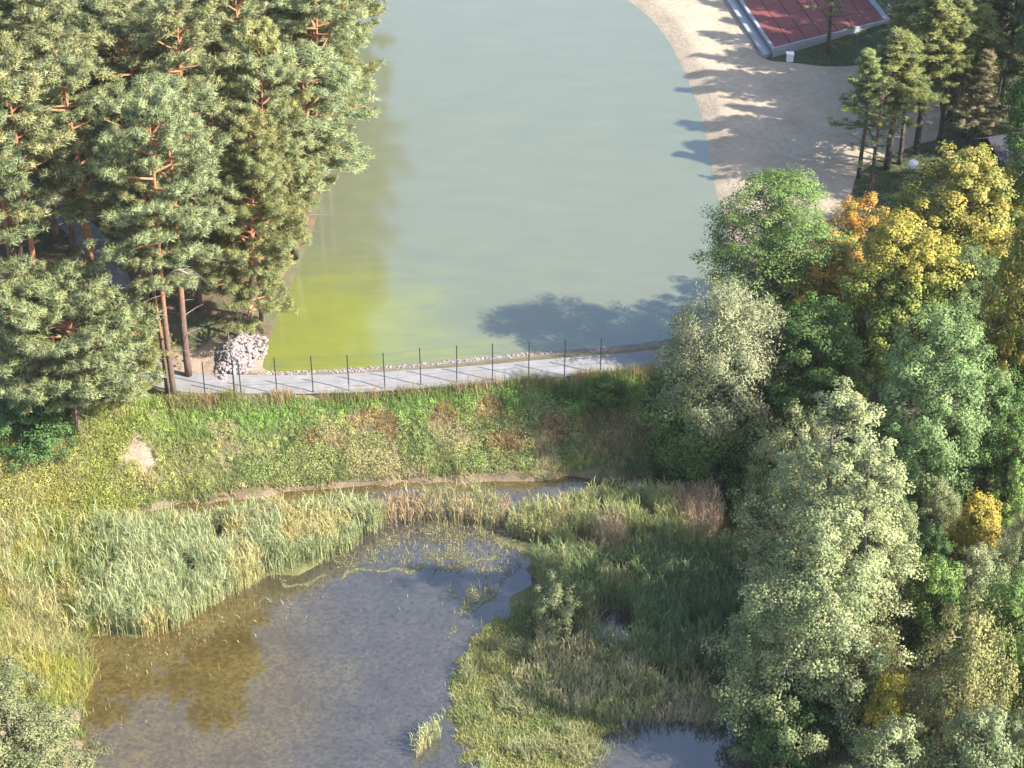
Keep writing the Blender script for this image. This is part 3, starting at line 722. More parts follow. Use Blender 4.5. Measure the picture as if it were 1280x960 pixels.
T('young_pine', 'rustpine', 'young pine with rusty crown at the rear of the shaded stand', 1248, 120, -8, 60, 'pine')
PINES2 = []
for k in range(600):
    px, py = rngp.uniform(1120, 1360), rngp.uniform(-30, 200)
    if py > 60 and px < 1185 or py > 160 and px < 1235: continue
    p = W(px, py, 1); 
    if px < 1160 and py > -5: continue
    if any((p[0]-q[0])**2+(p[1]-q[1])**2 < 9 for q in PINES2): continue
    PINES2.append(p); p[2] = hgt(p[0], p[1])
    plant('young_pine', 'youngpine2' if rngp.uniform() < .7 else 'youngpine0', 'dark young pine crowded in the shaded stand behind the beach', 'pine', p, rngp.uniform(17, 22), rngp.uniform(4.8, 6.5), None, 'pines of the shaded stand')
# grove beyond the picture that shades its edge; dark pair by the shed added to shade the lawn
for bx, by, h, key in [(1300, 262, 18, 'darktree'), (1335, 190, 18, 'darktree'), (1340, 330, 15, 'darktree'), (1240, 480, 12, 'greenmaple')]:
    b = G(bx, by); plant('grove_tree', key, {1300: 'dark leafy tree added to shade the lawn beyond the shed', 1335: 'dark tree added at the rear of the shed to shade the lawn', 1340: 'dark leafy tree beyond the golden maple at the grove edge', 1240: 'yellow-green tree half hidden behind the tall yellow tree'}[bx], 'tree', b, h, 8)

# ------------------------------------------------------------------ dam fence
f = thing('dam_fence', 'long wire fence of slim dark posts along the dam road', 'fence', FENCE[1])
base = np.array(FENCE[1])
post = MB(); post.box((-.035, -.035, -.4), (.035, .035, 3.0)); post.box((-.042, -.042, 3.002), (.042, .042, 3.04)); pm = post.mesh('fence_post', M_METAL)
tops = []
for i, p in enumerate(FENCE[1:13]):
    z = hgt(p[0], p[1]); o = link('post', pm, f, np.array((p[0], p[1], z))-base)
    o.rotation_euler = (rngp.uniform(-.015, .015), rngp.uniform(-.02, .02), 0); tops.append((p[0], p[1], z))
for h in (.2, .9, 1.6, 2.3, 2.92):
    w = MB(); w.tube([np.array(t)-base+np.array((0, .0, h)) for t in tops], .007, 4); link('wire', w.mesh('fence_wire', M_METAL), f)
b = G(293, 489); pl = thing('lamp_pole', 'single tall thin dark pole leaning beside the rubble pile', 'pole', b)
mb = MB(); mb.tube([(0, 0, -.3), (0, 0, 2), (-.08, 0, 4.6)], [.06, .05, .045], 8); link('pole_shaft', mb.mesh('pole_shaft', M_METAL, True), pl)
mb = MB(); mb.tube([(0, 0, -.05), (0, 0, .1)], [.11, .1], 8); link('pole_foot', mb.mesh('pole_foot', M_METAL, True), pl)
mb = MB(); mb.tube([(-.08, 0, 4.6), (-.08, 0, 4.66)], [.06, .05], 8); link('pole_cap', mb.mesh('pole_cap', M_METAL, True), pl)

# ------------------------------------------------------------------ stones
def stone_geo(mb, P, S, rng, c):
    t = (1+5**.5)/2
    iv = np.array([(-1, t, 0), (1, t, 0), (-1, -t, 0), (1, -t, 0), (0, -1, t), (0, 1, t), (0, -1, -t), (0, 1, -t), (t, 0, -1), (t, 0, 1), (-t, 0, -1), (-t, 0, 1)])/1.9
    it = np.array([(0, 11, 5), (0, 5, 1), (0, 1, 7), (0, 7, 10), (0, 10, 11), (1, 5, 9), (5, 11, 4), (11, 10, 2), (10, 7, 6), (7, 1, 8), (3, 9, 4), (3, 4, 2), (3, 2, 6), (3, 6, 8), (3, 8, 9), (4, 9, 5), (2, 4, 11), (6, 2, 10), (8, 6, 7), (9, 8, 1)])
    for p, s in zip(P, S):
        a = rng.uniform(0, 6.28); v = iv*rng.uniform(.7, 1.25, (12, 1))*s*np.array([1.15, .9, .7])
        ca, sa = math.cos(a), math.sin(a)
        v = np.stack([v[:, 0]*ca-v[:, 1]*sa, v[:, 0]*sa+v[:, 1]*ca, v[:, 2]], 1)+p
        mb.add(v, None, it, c)
rs = np.random.default_rng(5)
pc = G(294, 444)
pile = thing('rubble_pile', 'heap of pale broken stones at the lake corner by the road', 'stone pile', pc)
P = []
for k in range(900):
    a = rs.uniform(0, 6.28); r = rs.uniform()**.5; k1 = 1+.22*math.sin(2*a+.6)+.14*math.sin(5*a); x, y = 1.45*r*k1*math.cos(a), 3.3*r*k1*math.sin(a)
    P.append((x+.35*r, y, 1.0*(1-r**1.3)*(.8+.35*vnoise(x*1.1, y*.9, 3))+.06*rs.normal()))
mb = MB(); stone_geo(mb, P, rs.uniform(.07, .19, len(P)), rs, (1, 1, 1)); o = link('stones', mb.mesh('stones', M_STONE), pile); o['kind'] = 'stuff'
mb = MB(); g = np.linspace(-1, 1, 13); XX, YY = np.meshgrid(g, g); rr = np.clip(np.hypot(XX, YY), 0, 1)
ii = np.arange(169).reshape(13, 13); mb.add(np.stack([XX.ravel()*1.3, YY.ravel()*3.0, (.85*(1-rr**1.3)-.1).ravel()], 1), np.stack([ii[:-1, :-1], ii[:-1, 1:], ii[1:, 1:], ii[1:, :-1]], -1).reshape(-1, 4))
link('mound', mb.mesh('mound', M_STONE, True), pile)
edge = [W(a, b, .1) for a, b in [(322, 470), (400, 466), (500, 460), (600, 450), (680, 442), (760, 437), (830, 429), (880, 420)]]
L = smooth_poly(np.array([p[:2] for p in edge]), 3, False)
cum = np.concatenate([[0], np.cumsum(np.hypot(*np.diff(L, axis=0).T))])
s = rs.uniform(0, cum[-1], 800); xx = np.interp(s, cum, L[:, 0]); yy = np.interp(s, cum, L[:, 1])+rs.normal(size=800)*.26
zz = height(xx, yy)
mb = MB(); stone_geo(mb, np.stack([xx, yy, np.maximum(zz, -.1)+.02], 1), rs.uniform(.03, .10, 800), rs, (1, 1, 1))
tag(link('shore_stones', mb.mesh('shore_stones', M_STONE)), 'band of small pale stones along the lake edge of the dam', 'stones', kind='stuff')

# ------------------------------------------------------------------ raised red terrace, lamp, shed, pillars
zt = 1.35
A0 = W(966, 62, zt); B0 = W(1113, 25, zt); D0 = W(930, 8, zt)
ex = (B0-A0)[:2]; wx = np.linalg.norm(ex); ex /= wx; ey = (D0-A0)[:2]; ey /= np.linalg.norm(ey); dep = 16.0
ter = thing('terrace', 'raised red-paved terrace with grey concrete border above the beach', 'terrace', (A0[0], A0[1], 0))
def tpart(nm, mat, *boxes):
    mb = MB()
    for lo, hi in boxes: mb.prism([ex*u+ey*v for u, v in ((lo[0], lo[1]), (hi[0], lo[1]), (hi[0], hi[1]), (lo[0], hi[1]))], lo[2], hi[2])
    return link(nm, mb.mesh(nm, mat), ter)
tpart('foundation', M_CONC, ((.05, .05, 0), (wx-.05, dep, zt-.12)))
nst = 7; sw = (wx-.95)/nst
for i in range(nst):
    for j in range(5):
        tpart('paving_panel', M_RED, ((.3+i*sw+.04, .3+j*3.1, zt-.12), (.3+(i+1)*sw-.04, .3+j*3.1+3.04, zt+.004*((i+j) % 3))))
tpart('border', M_CONC, ((-.05, 0, zt-.12), (.27, dep, zt+.08))); tpart('border', M_CONC, ((.27, 0, zt-.12), (wx-.62, .27, zt+.08))); tpart('border', M_CONC, ((wx-.62, 0, zt-.12), (wx, dep, zt+.08)))
tpart('front_wall', M_CONC, ((-.05, -.12, .1), (wx, 0.048, zt-.125)))
tpart('side_walk', M_CONC, ((-1.0, .2, .2), (-.053, dep, .95)))
def box_thing(nm, lab, cat, px, size, mat, z=None):
    b = G(*px); o = thing(nm, lab, cat, b); w, d, h = size
    mb = MB(); mb.box((-w/2, -d/2, -.1), (w/2, d/2, h)); link('body', mb.mesh(nm+'_body', mat), o)
    mb = MB(); mb.box((-w/2-.05, -d/2-.05, h+.002), (w/2+.05, d/2+.05, h+.09)); link('cap', mb.mesh(nm+'_cap', mat), o); return o
box_thing('gate_pillar', 'short pale pillar at the sandy corner of the red terrace', 'pillar', (987, 76), (.6, .6, .7), M_WHITE)
box_thing('gate_pillar', 'slim white pillar behind the far corner of the red terrace', 'pillar', (1112, 17), (.4, .4, .8), M_WHITE)
b = G(1140, 222); lp = thing('globe_lamp', 'white globe lamp on a short post on the shaded lawn', 'lamp', b)
mb = MB(); mb.tube([(0, 0, -.1), (0, 0, .85)], [.05, .045], 8); link('lamp_post', mb.mesh('lamp_post', M_METAL, True), lp)
mb = MB(); mb.tube([(0, 0, 0), (0, 0, .12)], [.16, .12], 10); link('lamp_base', mb.mesh('lamp_base', M_METAL, True), lp)
mb = MB(); th = np.linspace(0, math.pi, 13); mb.tube([(0, 0, 1.22-.42*math.cos(a)) for a in th], [.42*math.sin(a)+.002 for a in th], 20); link('lamp_globe', mb.mesh('lamp_globe', M_GLOBE, True), lp)
b = G(1262, 215); sh = thing('shed', 'small shed with blue-grey sloping roof behind the grove', 'shed', b, .35)
mb = MB(); mb.box((-2.2, -1.8, -.3), (2.2, 1.8, 2.3)); link('wall', mb.mesh('shed_wall', M_DARKW), sh)
mb = MB(); mb.add([(-2.6, -2.3, 2.2), (2.6, -2.3, 2.2), (2.6, 0, 3.4), (-2.6, 0, 3.4), (-2.6, 2.3, 2.2), (2.6, 2.3, 2.2), (-2.6, -2.3, 2.32), (2.6, -2.3, 2.32), (2.6, 0, 3.52), (-2.6, 0, 3.52), (-2.6, 2.3, 2.32), (2.6, 2.3, 2.32)],
        [[6, 7, 8, 9], [9, 8, 11, 10], [1, 0, 3, 2], [2, 3, 4, 5], [0, 1, 7, 6], [5, 4, 10, 11]]); rf = link('roof', mb.mesh('shed_roof', M_ROOF), sh)
mb = MB(); mb.tube([(-2.65, 0, 3.53), (2.65, 0, 3.53)], .07, 6); link('ridge', mb.mesh('shed_ridge', M_ROOF), rf)
mb = MB(); mb.box((-.45, -1.86, -.2), (.45, -1.803, 1.9)); link('door', mb.mesh('shed_door', M_CONC), sh)

# ------------------------------------------------------------------ grass, weeds and reeds
rg = np.random.default_rng(77)
def scatter(P, dens):
    x0, y0 = P.min(0); x1, y1 = P.max(0); n = int((x1-x0)*(y1-y0)*dens)
    x = rg.uniform(x0, x1, n); y = rg.uniform(y0, y1, n); m = sdf(P, x, y)[0] < 0; return x[m], y[m]
def bare_mask(x, y):
    m = np.zeros(len(x), bool)
    for p, r in BARE: m |= np.hypot(x-p[0], (y-p[1])*1.3)/r + 1.5*(fbm(x, y, 1.2, 37)-.5) < .8
    return m
def stuff(name, mb, label, cat): return tag(link(name, mb.mesh(name, M_GRASS)), label, cat, kind='stuff')
def jit(c, n, a=.28): return np.clip(c*np.array([1.32, 1.26, 1.2])*rg.uniform(1-a, 1+a, (n, 1))*rg.uniform(.93, 1.07, (n, 3)), .005, .7)
# dam slope: between crest and channel
SLOPE = np.array([W(a, b, .5)[:2] for a, b in [(-60, 560), (60, 545), (130, 512), (225, 497), (350, 494), (500, 486), (660, 474), (820, 462), (900, 470)]]+
                 [W(a, b, ZP)[:2] for a, b in [(900, 595), (745, 592), (560, 599), (420, 607), (300, 618), (190, 634), (110, 660), (60, 690), (-60, 700)]])
def slope_t(x, y):
    sv = valley_d(x, y); dc = seg_dist(crest, x, y); return dc/(dc+np.maximum(sv, 0)+1e-6)
def patchcol(x, y, t, straw_w=.9):
    n1 = fbm(x, y, 3.2, 51); n2 = fbm(x, y, 1.4, 53); n3 = fbm(x, y, 5, 57)
    c = lerp((.135, .19, .062), (.195, .225, .088), sstep(.35, .65, n2))                 # grey-green weeds
    net = sstep(.06, .14, t)*sstep(.52, .34, t+.25*(n3-.5))
    c = c*(1-net[:, None])+net[:, None]*lerp((.12, .22, .05), (.17, .28, .07), n2)     # nettles
    pxx = 640+x*F/(y*CP+78*SP)
    blob = np.zeros_like(x)
    for bx, by, br in ((402, 548, 1.3), (472, 534, 1.6), (548, 528, 1.2), (606, 522, 1.3), (640, 548, 1.6), (700, 536, 1.6), (735, 560, 1.4), (790, 540, 2.0)):
        q = W(bx, by, -1.0); blob = np.maximum(blob, sstep(1.15, .5, np.hypot(x-q[0], (y-q[1])*1.5)/br+2.2*(n2-.5))*.8)
    rust = np.maximum(blob, .5*sstep(.52, .62, n1))*sstep(.12, .25, t)*sstep(.9, .75, t)*sstep(330, 400, pxx); c = c*(1-rust[:, None])+rust[:, None]*lerp((.19, .105, .055), (.27, .165, .09), n2)
    straw = sstep(.56, .66, fbm(x, y, 2.4, 61))*sstep(.2, .35, t)*straw_w; c = c*(1-straw[:, None])+straw[:, None]*np.array((.33, .28, .165))
    yel = sstep(330, 100, pxx)*.55; c = c*(1-yel[:, None])+yel[:, None]*lerp((.20, .235, .055), (.30, .28, .07), n1)
    fr = sstep(.10, .03, t); c = c*(1-fr[:, None])+fr[:, None]*lerp((.24, .20, .10), (.17, .17, .065), n2)
    return c
mb = MB()
x, y = scatter(SLOPE, 100); m = ~bare_mask(x, y) & (seg_dist(ROADC, x, y) > 1.55) & (fbm(x, y, 1.6, 71)+.12*rg.uniform(-1, 1, len(x)) > .43); x, y = x[m], y[m]; t = slope_t(x, y); n = len(x)
hm = .10+1.0*sstep(.25, .8, fbm(x, y, 1.2, 65))*sstep(.02, .8, t+.2)*(.35+.65*sstep(0, 1.4, valley_d(x, y)+.2))
z = height(x, y); hh = hm*rg.uniform(.2, 1, n)
Nn = rg.normal(size=(n, 3))*.5+np.array([.1, -.1, .8]); Nn /= np.linalg.norm(Nn, axis=1)[:, None]
ll = rg.uniform(.09, .19, n); mb.leaves(np.stack([x, y, z+hh], 1), Nn, ll, ll*.5, jit(patchcol(x, y, t, .35), n), rg)
stuff('bank_weeds', mb, 'tangle of green and rusty weeds covering the dam slope', 'weeds')
mb = MB()
x, y = scatter(SLOPE, 130); m = ~bare_mask(x, y) & (seg_dist(ROADC, x, y) > 1.45); x, y = x[m], y[m]; t = slope_t(x, y); n = len(x)
c = jit(patchcol(x, y, t)*1.1, n); h = rg.uniform(.25, .8, n)*(.4+1.0*fbm(x, y, 1.5, 65))
a = W(640, 480, .5); b2 = W(775, 470, .5)
tall = sstep(.2, .0, t)*(x > a[0])*(x < b2[0])*(fbm(x, y, 1.6, 81) > .45); h = h*(1+1.5*tall); c = c*(1-.8*tall[:, None])+.8*tall[:, None]*np.array((.34, .29, .17))
mb.blades(np.stack([x, y, height(x, y)-.03], 1), h, rg.uniform(.02, .045, n), rg.uniform(.1, .6, n), c, rg)
stuff('bank_grass', mb, 'dry and green grass stalks along the fence and dam slope', 'grass')

mb = MB(); x, y = scatter(SLOPE, 2.2); m = ~bare_mask(x, y) & (seg_dist(ROADC, x, y) > 2.0) & (valley_d(x, y) > .2); x, y = x[m], y[m]; t = slope_t(x, y); n = len(x)
rad = rg.uniform(.25, 1.0, n)*rg.uniform(.4, 1, n)*(.6+.7*(fbm(x, y, 3, 261) > .5))*(.55+.8*sstep(.1, .6, t)); cb = jit(patchcol(x, y, t, .25)*.75+np.array((.15, .19, .07))*.25, n, .4); z = height(x, y); lp = 110
d = rg.normal(size=(n*lp, 3)); d[:, 2] = np.abs(d[:, 2]); d /= np.linalg.norm(d, axis=1)[:, None]
P3 = np.repeat(np.stack([x, y, z+.05], 1), lp, 0)+d*np.repeat(rad, lp)[:, None]*rg.uniform(.5, 1.05, (n*lp, 1))*np.array([1, 1, 1.35])
nr = d+np.array([0, 0, .3])+rg.normal(size=d.shape)*.3; nr /= np.linalg.norm(nr, axis=1)[:, None]
ll = rg.uniform(.07, .15, n*lp); mb.leaves(P3, nr, ll, ll*.45, jit(np.repeat(cb, lp, 0), n*lp, .22), rg, nr=nr)
stuff('bank_herb_clumps', mb, 'rounded clumps of nettles and docks dotted over the dam slope', 'weeds')
kk = rg.uniform(0, len(VALLEY), 60000); i0 = kk.astype(int) % len(VALLEY); i1 = (i0+1) % len(VALLEY); fr = (kk-np.floor(kk))[:, None]; e = VALLEY[i0]*(1-fr)+VALLEY[i1]*fr
x = e[:, 0]+rg.normal(size=len(e))*.3; y = e[:, 1]+rg.normal(size=len(e))*.3+.18; m = (y > 84) & (fbm(x, y, 1.1, 251) > .47) & (rg.uniform(size=len(x)) < .22); x, y = x[m], y[m]; n = len(x)
mb = MB(); c = lerp((.16, .20, .07), (.30, .26, .14), sstep(.4, .6, fbm(x, y, 1.3, 253)))
mb.blades(np.stack([x, y, np.maximum(height(x, y), ZP-.1)-.02], 1), rg.uniform(.2, .75, n), rg.uniform(.02, .05, n), rg.uniform(.2, .9, n), jit(c, n), rg)
stuff('waterline_grass', mb, 'ragged grass tufts overhanging the waterline of the pond', 'grass')
C_ = np.array(crest); kk = rg.uniform(0, len(C_)-1, 9000); x = np.interp(kk, np.arange(len(C_)), C_[:, 0]); y = np.interp(kk, np.arange(len(C_)), C_[:, 1])+rg.normal(size=len(x))*.4-.4
m = (seg_dist(ROADC, x, y) > 1.2) & (fbm(x, y, 1.3, 211) > .36); x, y = x[m], y[m]; n = len(x)
mb = MB(); c = lerp((.27, .215, .115), (.18, .19, .07), sstep(.4, .6, fbm(x, y, 1.5, 213)))
mb.blades(np.stack([x, y, height(x, y)-.03], 1), rg.uniform(.35, 1.3, n), rg.uniform(.015, .04, n), rg.uniform(.05, .45, n), jit(c, n), rg)
stuff('fringe_grass', mb, 'dry brownish grass fringe growing along the fence foot', 'grass')

def reed_bed(name, P, dens, hr, cols, label, seed, hole=True, frac=None, wid=(.03, .055)):
    mb = MB(); x, y = scatter(P, dens); z = np.maximum(height(x, y), ZP-.15)
    m = fbm(x, y, 1.1, seed) > .30
    if hole: m &= sdf(HOLE, x, y)[0] > .2
    m &= ~bare_mask(x, y)
    if frac is not None: m &= rg.uniform(size=len(x)) < frac(x, y)
    x, y, z = x[m], y[m], z[m]; n = len(x)
    h = rg.uniform(*hr, n)*(.65+.7*fbm(x, y, 2.2, seed+3)); P3 = np.stack([x, y, z], 1)
    w = sstep(.35, .65, fbm(x, y, 2.0, seed+7)); w2 = sstep(.55, .7, fbm(x, y, 3.1, seed+9))
    c = lerp(cols[0], cols[1], w)*(1-w2[:, None])+w2[:, None]*np.array(cols[2])
    mb.blades(P3, h, rg.uniform(.018, .03, n), rg.uniform(.02, .14, n), jit(c*1.05, n), rg)
    for k in range(3):
        f = rg.uniform(.25, .8, n); b3 = P3.copy(); b3[:, 2] += h*f; b3[:, :2] += rg.normal(size=(n, 2))*.05
        mb.blades(b3, h*rg.uniform(.25, .42, n), rg.uniform(*wid, n), rg.uniform(.25, .9, n), jit(c, n), rg)
    pl = rg.uniform(size=n) < .10*w2+.05
    if pl.any():
        b3 = P3[pl].copy(); b3[:, 2] += h[pl]*.92; k = int(pl.sum()); mb.blades(b3, rg.uniform(.2, .34, k), .05, .5, jit(np.tile((.30, .24, .18), (k, 1)), k), rg)
    stuff(name, mb, label, 'reeds'); return
REEDC = [(.25, .295, .150), (.30, .335, .180), (.36, .335, .155)]
RB1 = smooth_poly(poly([(0, 690), (120, 662), (200, 668), (300, 655), (430, 642), (500, 645), (470, 668), (425, 700), (335, 724), (270, 757), (205, 800), (130, 795), (60, 810), (0, 760)], ZP), 1)
reed_bed('reed_bed', RB1, 75, (1.6, 2.5), REEDC, 'dense blue-green reed bed along the pond beside the dam', 101, frac=lambda x, y: .08+.92*sstep(-29, -19, x+2.5*(fbm(x, y, 2.5, 271)-.5)))
RB2 = poly([(500, 634), (600, 622), (640, 640), (625, 662), (560, 655), (480, 660), (440, 668), (470, 648)], ZP)
reed_bed('reed_clump', RB2, 45, (1.2, 2.0), [REEDC[0], (.26, .26, .13), (.33, .26, .16)], 'thin reed clump with brown feet in the channel', 111)
RB3 = poly([(630, 668), (645, 640), (700, 640), (760, 626), (880, 622), (905, 655), (890, 690), (800, 700), (700, 690)], ZP)
reed_bed('sunlit_reeds', RB3, 60, (1.1, 2.2), [(.24, .275, .12), (.29, .30, .14), (.42, .33, .22)], 'sunlit reeds with pinkish straw plumes at the head of the marsh', 121)
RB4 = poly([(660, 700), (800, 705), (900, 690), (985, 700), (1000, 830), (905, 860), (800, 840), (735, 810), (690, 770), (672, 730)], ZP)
reed_bed('shaded_reeds', RB4, 55, (1.2, 2.2), [(.13, .19, .085), (.16, .215, .095), (.21, .225, .11)], 'dark shaded reeds and sedge below the alders', 131)  # same reeds in darker colours, the alders' shade painted in
RB5 = poly([(640, 860), (680, 800), (740, 810), (860, 850), (920, 880), (900, 915), (850, 905), (770, 910), (720, 900)], ZP)
reed_bed('pale_reeds', RB5, 45, (.9, 1.7), [(.26, .28, .13), (.34, .32, .18), (.42, .35, .21)], 'pale dry reed fringe around the small open water', 141)
RB6 = poly([(512, 935), (545, 905), (552, 925), (520, 950)], ZP)
reed_bed('reed_tuft', RB6, 60, (.9, 1.5), REEDC, 'small isolated reed tuft at the tip of the grassy spit', 151)
# low bright marsh grass on the spit
SPIT = smooth_poly(poly([(545, 880), (575, 825), (615, 775), (655, 750), (700, 790), (760, 815), (850, 860), (800, 900), (750, 960), (735, 1040), (595, 1040), (570, 960), (550, 910)], ZP), 1)
mb = MB(); x, y = scatter(SPIT, 170); m = ~bare_mask(x, y) & (sdf(HOLE, x, y)[0] > .1); x, y = x[m], y[m]; n = len(x)
w = fbm(x, y, 2.2, 161); w2 = fbm(x, y, .9, 163)
c = lerp((.175, .225, .075), (.25, .265, .10), sstep(.35, .65, w)); tall = sstep(.52, .68, fbm(x, y, 1.7, 165)); c = c*(1-tall[:, None])+tall[:, None]*lerp((.17, .22, .12), (.28, .27, .13), w2)
mb.blades(np.stack([x, y, height(x, y)-.02], 1), rg.uniform(.15, .4, n)+tall*rg.uniform(.2, .9, n), rg.uniform(.025, .05, n), rg.uniform(.2, .8, n), jit(c, n), rg)
stuff('spit_grass', mb, 'bright yellow-green marsh grass on the spit in the pond', 'grass')
# meadow by the pond
MEAD = poly([(-80, 610), (60, 590), (190, 640), (250, 665), (190, 720), (110, 790), (120, 830), (105, 870), (60, 900), (-80, 900)], -2.4)
mb = MB(); x, y = scatter(MEAD, 150); n = len(x); w = fbm(x, y, 2.6, 171); w2 = fbm(x, y, 1.1, 173); w3 = sstep(.55, .62, fbm(x, y, 4.2, 177))
c = lerp((.20, .235, .055), (.30, .285, .08), sstep(.35, .65, w)); c = c*(1-.6*w3[:, None])+.6*w3[:, None]*np.array((.27, .25, .14))
mb.blades(np.stack([x, y, height(x, y)-.02], 1), rg.uniform(.4, 1.2, n)*(.4+1.4*w2), rg.uniform(.02, .05, n), rg.uniform(.15, .8, n), jit(c, n), rg)
stuff('meadow_grass', mb, 'yellowish tall grass of the meadow beside the reed bed', 'grass')
# dead stubble standing in the water
mb = MB(); stub = []
for (a, b, sx, sy, k) in [(500, 672, 70, 22, 260), (180, 812, 60, 22, 150), (230, 795, 40, 16, 110), (300, 760, 50, 14, 80), (140, 900, 25, 22, 40), (590, 745, 40, 18, 70), (600, 660, 40, 14, 120), (560, 690, 60, 18, 120)]:
    q = np.array([W(a+rg.normal()*sx, b+rg.normal()*sy, ZP) for _ in range(k)]); stub.append(q)
q = np.concatenate(stub); sv = valley_d(q[:, 0], q[:, 1]); q = q[sv < -.3]; q[:, 2] -= .1; n = len(q)
mb.blades(q, rg.uniform(.1, .5, n), rg.uniform(.02, .045, n), rg.uniform(.1, .9, n), jit(np.tile((.34, .30, .21), (n, 1)), n), rg)
stuff('reed_stubble', mb, 'scattered pale dead reed stubs poking out of the pond', 'reed stubs')
# woodland floor herbs
WOOD = np.array([W(a, b, .8)[:2] for a, b in [(-120, 540), (100, 545), (215, 500), (215, 470), (320, 380), (370, 260), (420, 0), (430, -70), (-120, -70)]])
mb = MB(); x, y = scatter(WOOD, 9); m = (lake_d(x, y) > .6) & (seg_dist(ROADC, x, y) > 1.5) & (fbm(x, y, 3, 181) > .42); x, y = x[m], y[m]; n = len(x)
Nn = rg.normal(size=(n, 3))*.5+np.array([0, 0, .8]); Nn /= np.linalg.norm(Nn, axis=1)[:, None]
ll = rg.uniform(.15, .35, n); mb.leaves(np.stack([x, y, height(x, y)+rg.uniform(.02, .4, n)], 1), Nn, ll, ll*.6, jit(lerp((.06, .10, .03), (.11, .14, .04), fbm(x, y, 2, 183)), n), rg)
stuff('woodland_herbs', mb, 'patchy low herbs on the needle floor of the pine wood', 'undergrowth')
LAWN = np.array([W(a, b, .8)[:2] for a, b in [(1064, 240), (1090, 212), (1140, 192), (1180, 184), (1185, 120), (1115, 82), (1000, 82), (985, 72), (1115, 30), (1130, -40), (1400, -40), (1400, 330), (1060, 330)]])
mb = MB(); x, y = scatter(LAWN, 28); m = ~((sdf(SANDB, x, y)[0] < .1)); x, y = x[m], y[m]; n = len(x)
mb.blades(np.stack([x, y, height(x, y)-.02], 1), rg.uniform(.1, .35, n), rg.uniform(.04, .09, n), rg.uniform(.2, .8, n), jit(lerp((.05, .095, .025), (.08, .12, .035), fbm(x, y, 3, 191)), n), rg)
stuff('lawn_grass', mb, 'shaded lawn grass around the globe lamp and terrace', 'grass')

# floating weed: a wavy drift line, broken mats and margins
def drift(pts, w, n, seed):
    C = smooth_poly(np.array([W(a, b, ZP)[:2] for a, b in pts]), 3, False)
    Lc = np.concatenate([[0], np.cumsum(np.hypot(*np.diff(C, axis=0).T))]); s = rg.uniform(0, Lc[-1], n)
    keep = vnoise(s/1.3, s*0, seed) > .22; s = s[keep]; k = len(s); ww = w*(.25+1.5*vnoise(s/.8, s*0+3, seed+1))
    return np.stack([np.interp(s, Lc, C[:, 0])+.5*(vnoise(s/.5, s*0+5, seed)-.5)+rg.normal(size=k)*ww, np.interp(s, Lc, C[:, 1])+.9*(vnoise(s/.7, s*0, seed)-.5)+rg.normal(size=k)*ww], 1)
pts = [drift([(300, 712), (345, 722), (380, 736), (420, 716), (480, 712), (520, 715), (580, 705), (625, 690)], .10, 1700, 1), drift([(560, 735), (585, 752), (620, 745), (650, 748)], .06, 350, 2), drift([(640, 650), (620, 668), (640, 690)], .12, 400, 3)]
MAT_ = poly([(430, 668), (520, 655), (640, 640), (660, 700), (600, 760), (560, 800), (590, 720), (480, 705), (410, 712)], ZP)
x, y = scatter(MAT_, 110); m = fbm(x, y, 1.3, 231)+.1*rg.uniform(-1, 1, len(x)) > .5; pts.append(np.stack([x[m], y[m]], 1))
x, y = scatter(VALLEY, 22); m = (fbm(x, y, 2.0, 233)-.10*np.abs(np.minimum(0, valley_d(x, y)+.2)) > .50) & (y > 82); pts.append(np.stack([x[m], y[m]], 1))
q = np.concatenate(pts); q = q[(valley_d(q[:, 0], q[:, 1]) < -.1) & (height(q[:, 0], q[:, 1]) < ZP)]; n = len(q)
mb = MB(); Nn = rg.normal(size=(n, 3))*.06+np.array([0, 0, 1.]); Nn /= np.linalg.norm(Nn, axis=1)[:, None]; ll = rg.uniform(.06, .17, n)
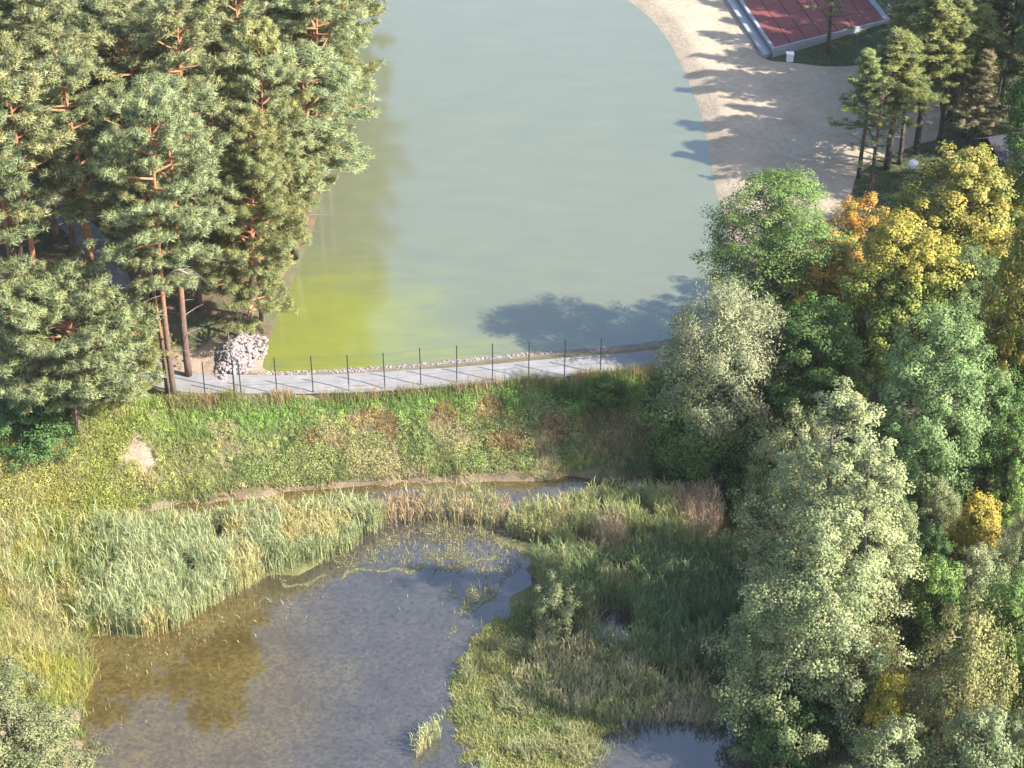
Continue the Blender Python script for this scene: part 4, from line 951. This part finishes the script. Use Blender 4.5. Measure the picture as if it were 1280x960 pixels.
mb.leaves(np.column_stack([q, rg.uniform(ZP+.008, ZP+.02, n)]), Nn, ll, ll*rg.uniform(.4, .9, n), jit(lerp((.11, .105, .05), (.19, .20, .10), rg.uniform(size=n)), n, .3), rg, .02)
stuff('floating_weed', mb, 'broken mats and a wavy drift line of pale floating weed on the pond', 'pond weed')
x, y = scatter(MAT_, 20); m = (fbm(x, y, 1.2, 241) > .45) & (height(x, y) < ZP); x, y = x[m], y[m]; n = len(x); mb = MB()
mb.blades(np.stack([x, y, np.full(n, ZP-.05)], 1), rg.uniform(.15, .9, n)*(.4+.9*fbm(x, y, .8, 243)), rg.uniform(.02, .045, n), rg.uniform(.1, .8, n), jit(lerp((.18, .20, .08), (.30, .26, .15), rg.uniform(size=n)), n), rg)
stuff('sparse_sedge', mb, 'sparse thin sedge standing in the shallow head of the pond', 'sedge')
# fallen pale branches at the marsh edge
for i, (p0, p1, w) in enumerate([((903, 868), (926, 893), .05), ((928, 862), (912, 893), .045), ((845, 800), (870, 812), .04)]):
    a = G(*p0); b = G(*p1); a[2] = max(a[2], ZP)+.9; b[2] = max(b[2], ZP)+.12
    mb = MB(); m = (a+b)/2; mb.tube([b, (a+2*b)/3+.05, m+.04, a], [w, w*.9, w*.7, w*.3], 6, (.40, .34, .28)); s1 = m+np.array((.5, .1, .35)); mb.tube([m, s1], [w*.5, w*.15], 5, (.40, .34, .28))
    tag(link('fallen_branch', mb.mesh('fallen_branch', M_BARK, True)), ['bleached stick leaning left of its twin at the marsh corner', 'bleached stick crossing its twin at the marsh corner', 'short bleached stick lying in the pale reeds'][i], 'branch')

# ------------------------------------------------------------------ thin haze of the late-summer air
mh, nt, b_ = new_mat('haze_air'); nt.nodes.remove(b_)
pv = N(nt, 'ShaderNodeVolumePrincipled'); pv.inputs['Color'].default_value = (.93, .96, 1, 1); pv.inputs['Density'].default_value = .00006
nt.links.new(pv.outputs[0], nt.nodes['Material Output'].inputs['Volume'])
mb = MB(); mb.box((-140, -20, -6.5), (150, 345, 79)); hz = link('haze', mb.mesh('haze', mh)); hz['kind'] = 'stuff'
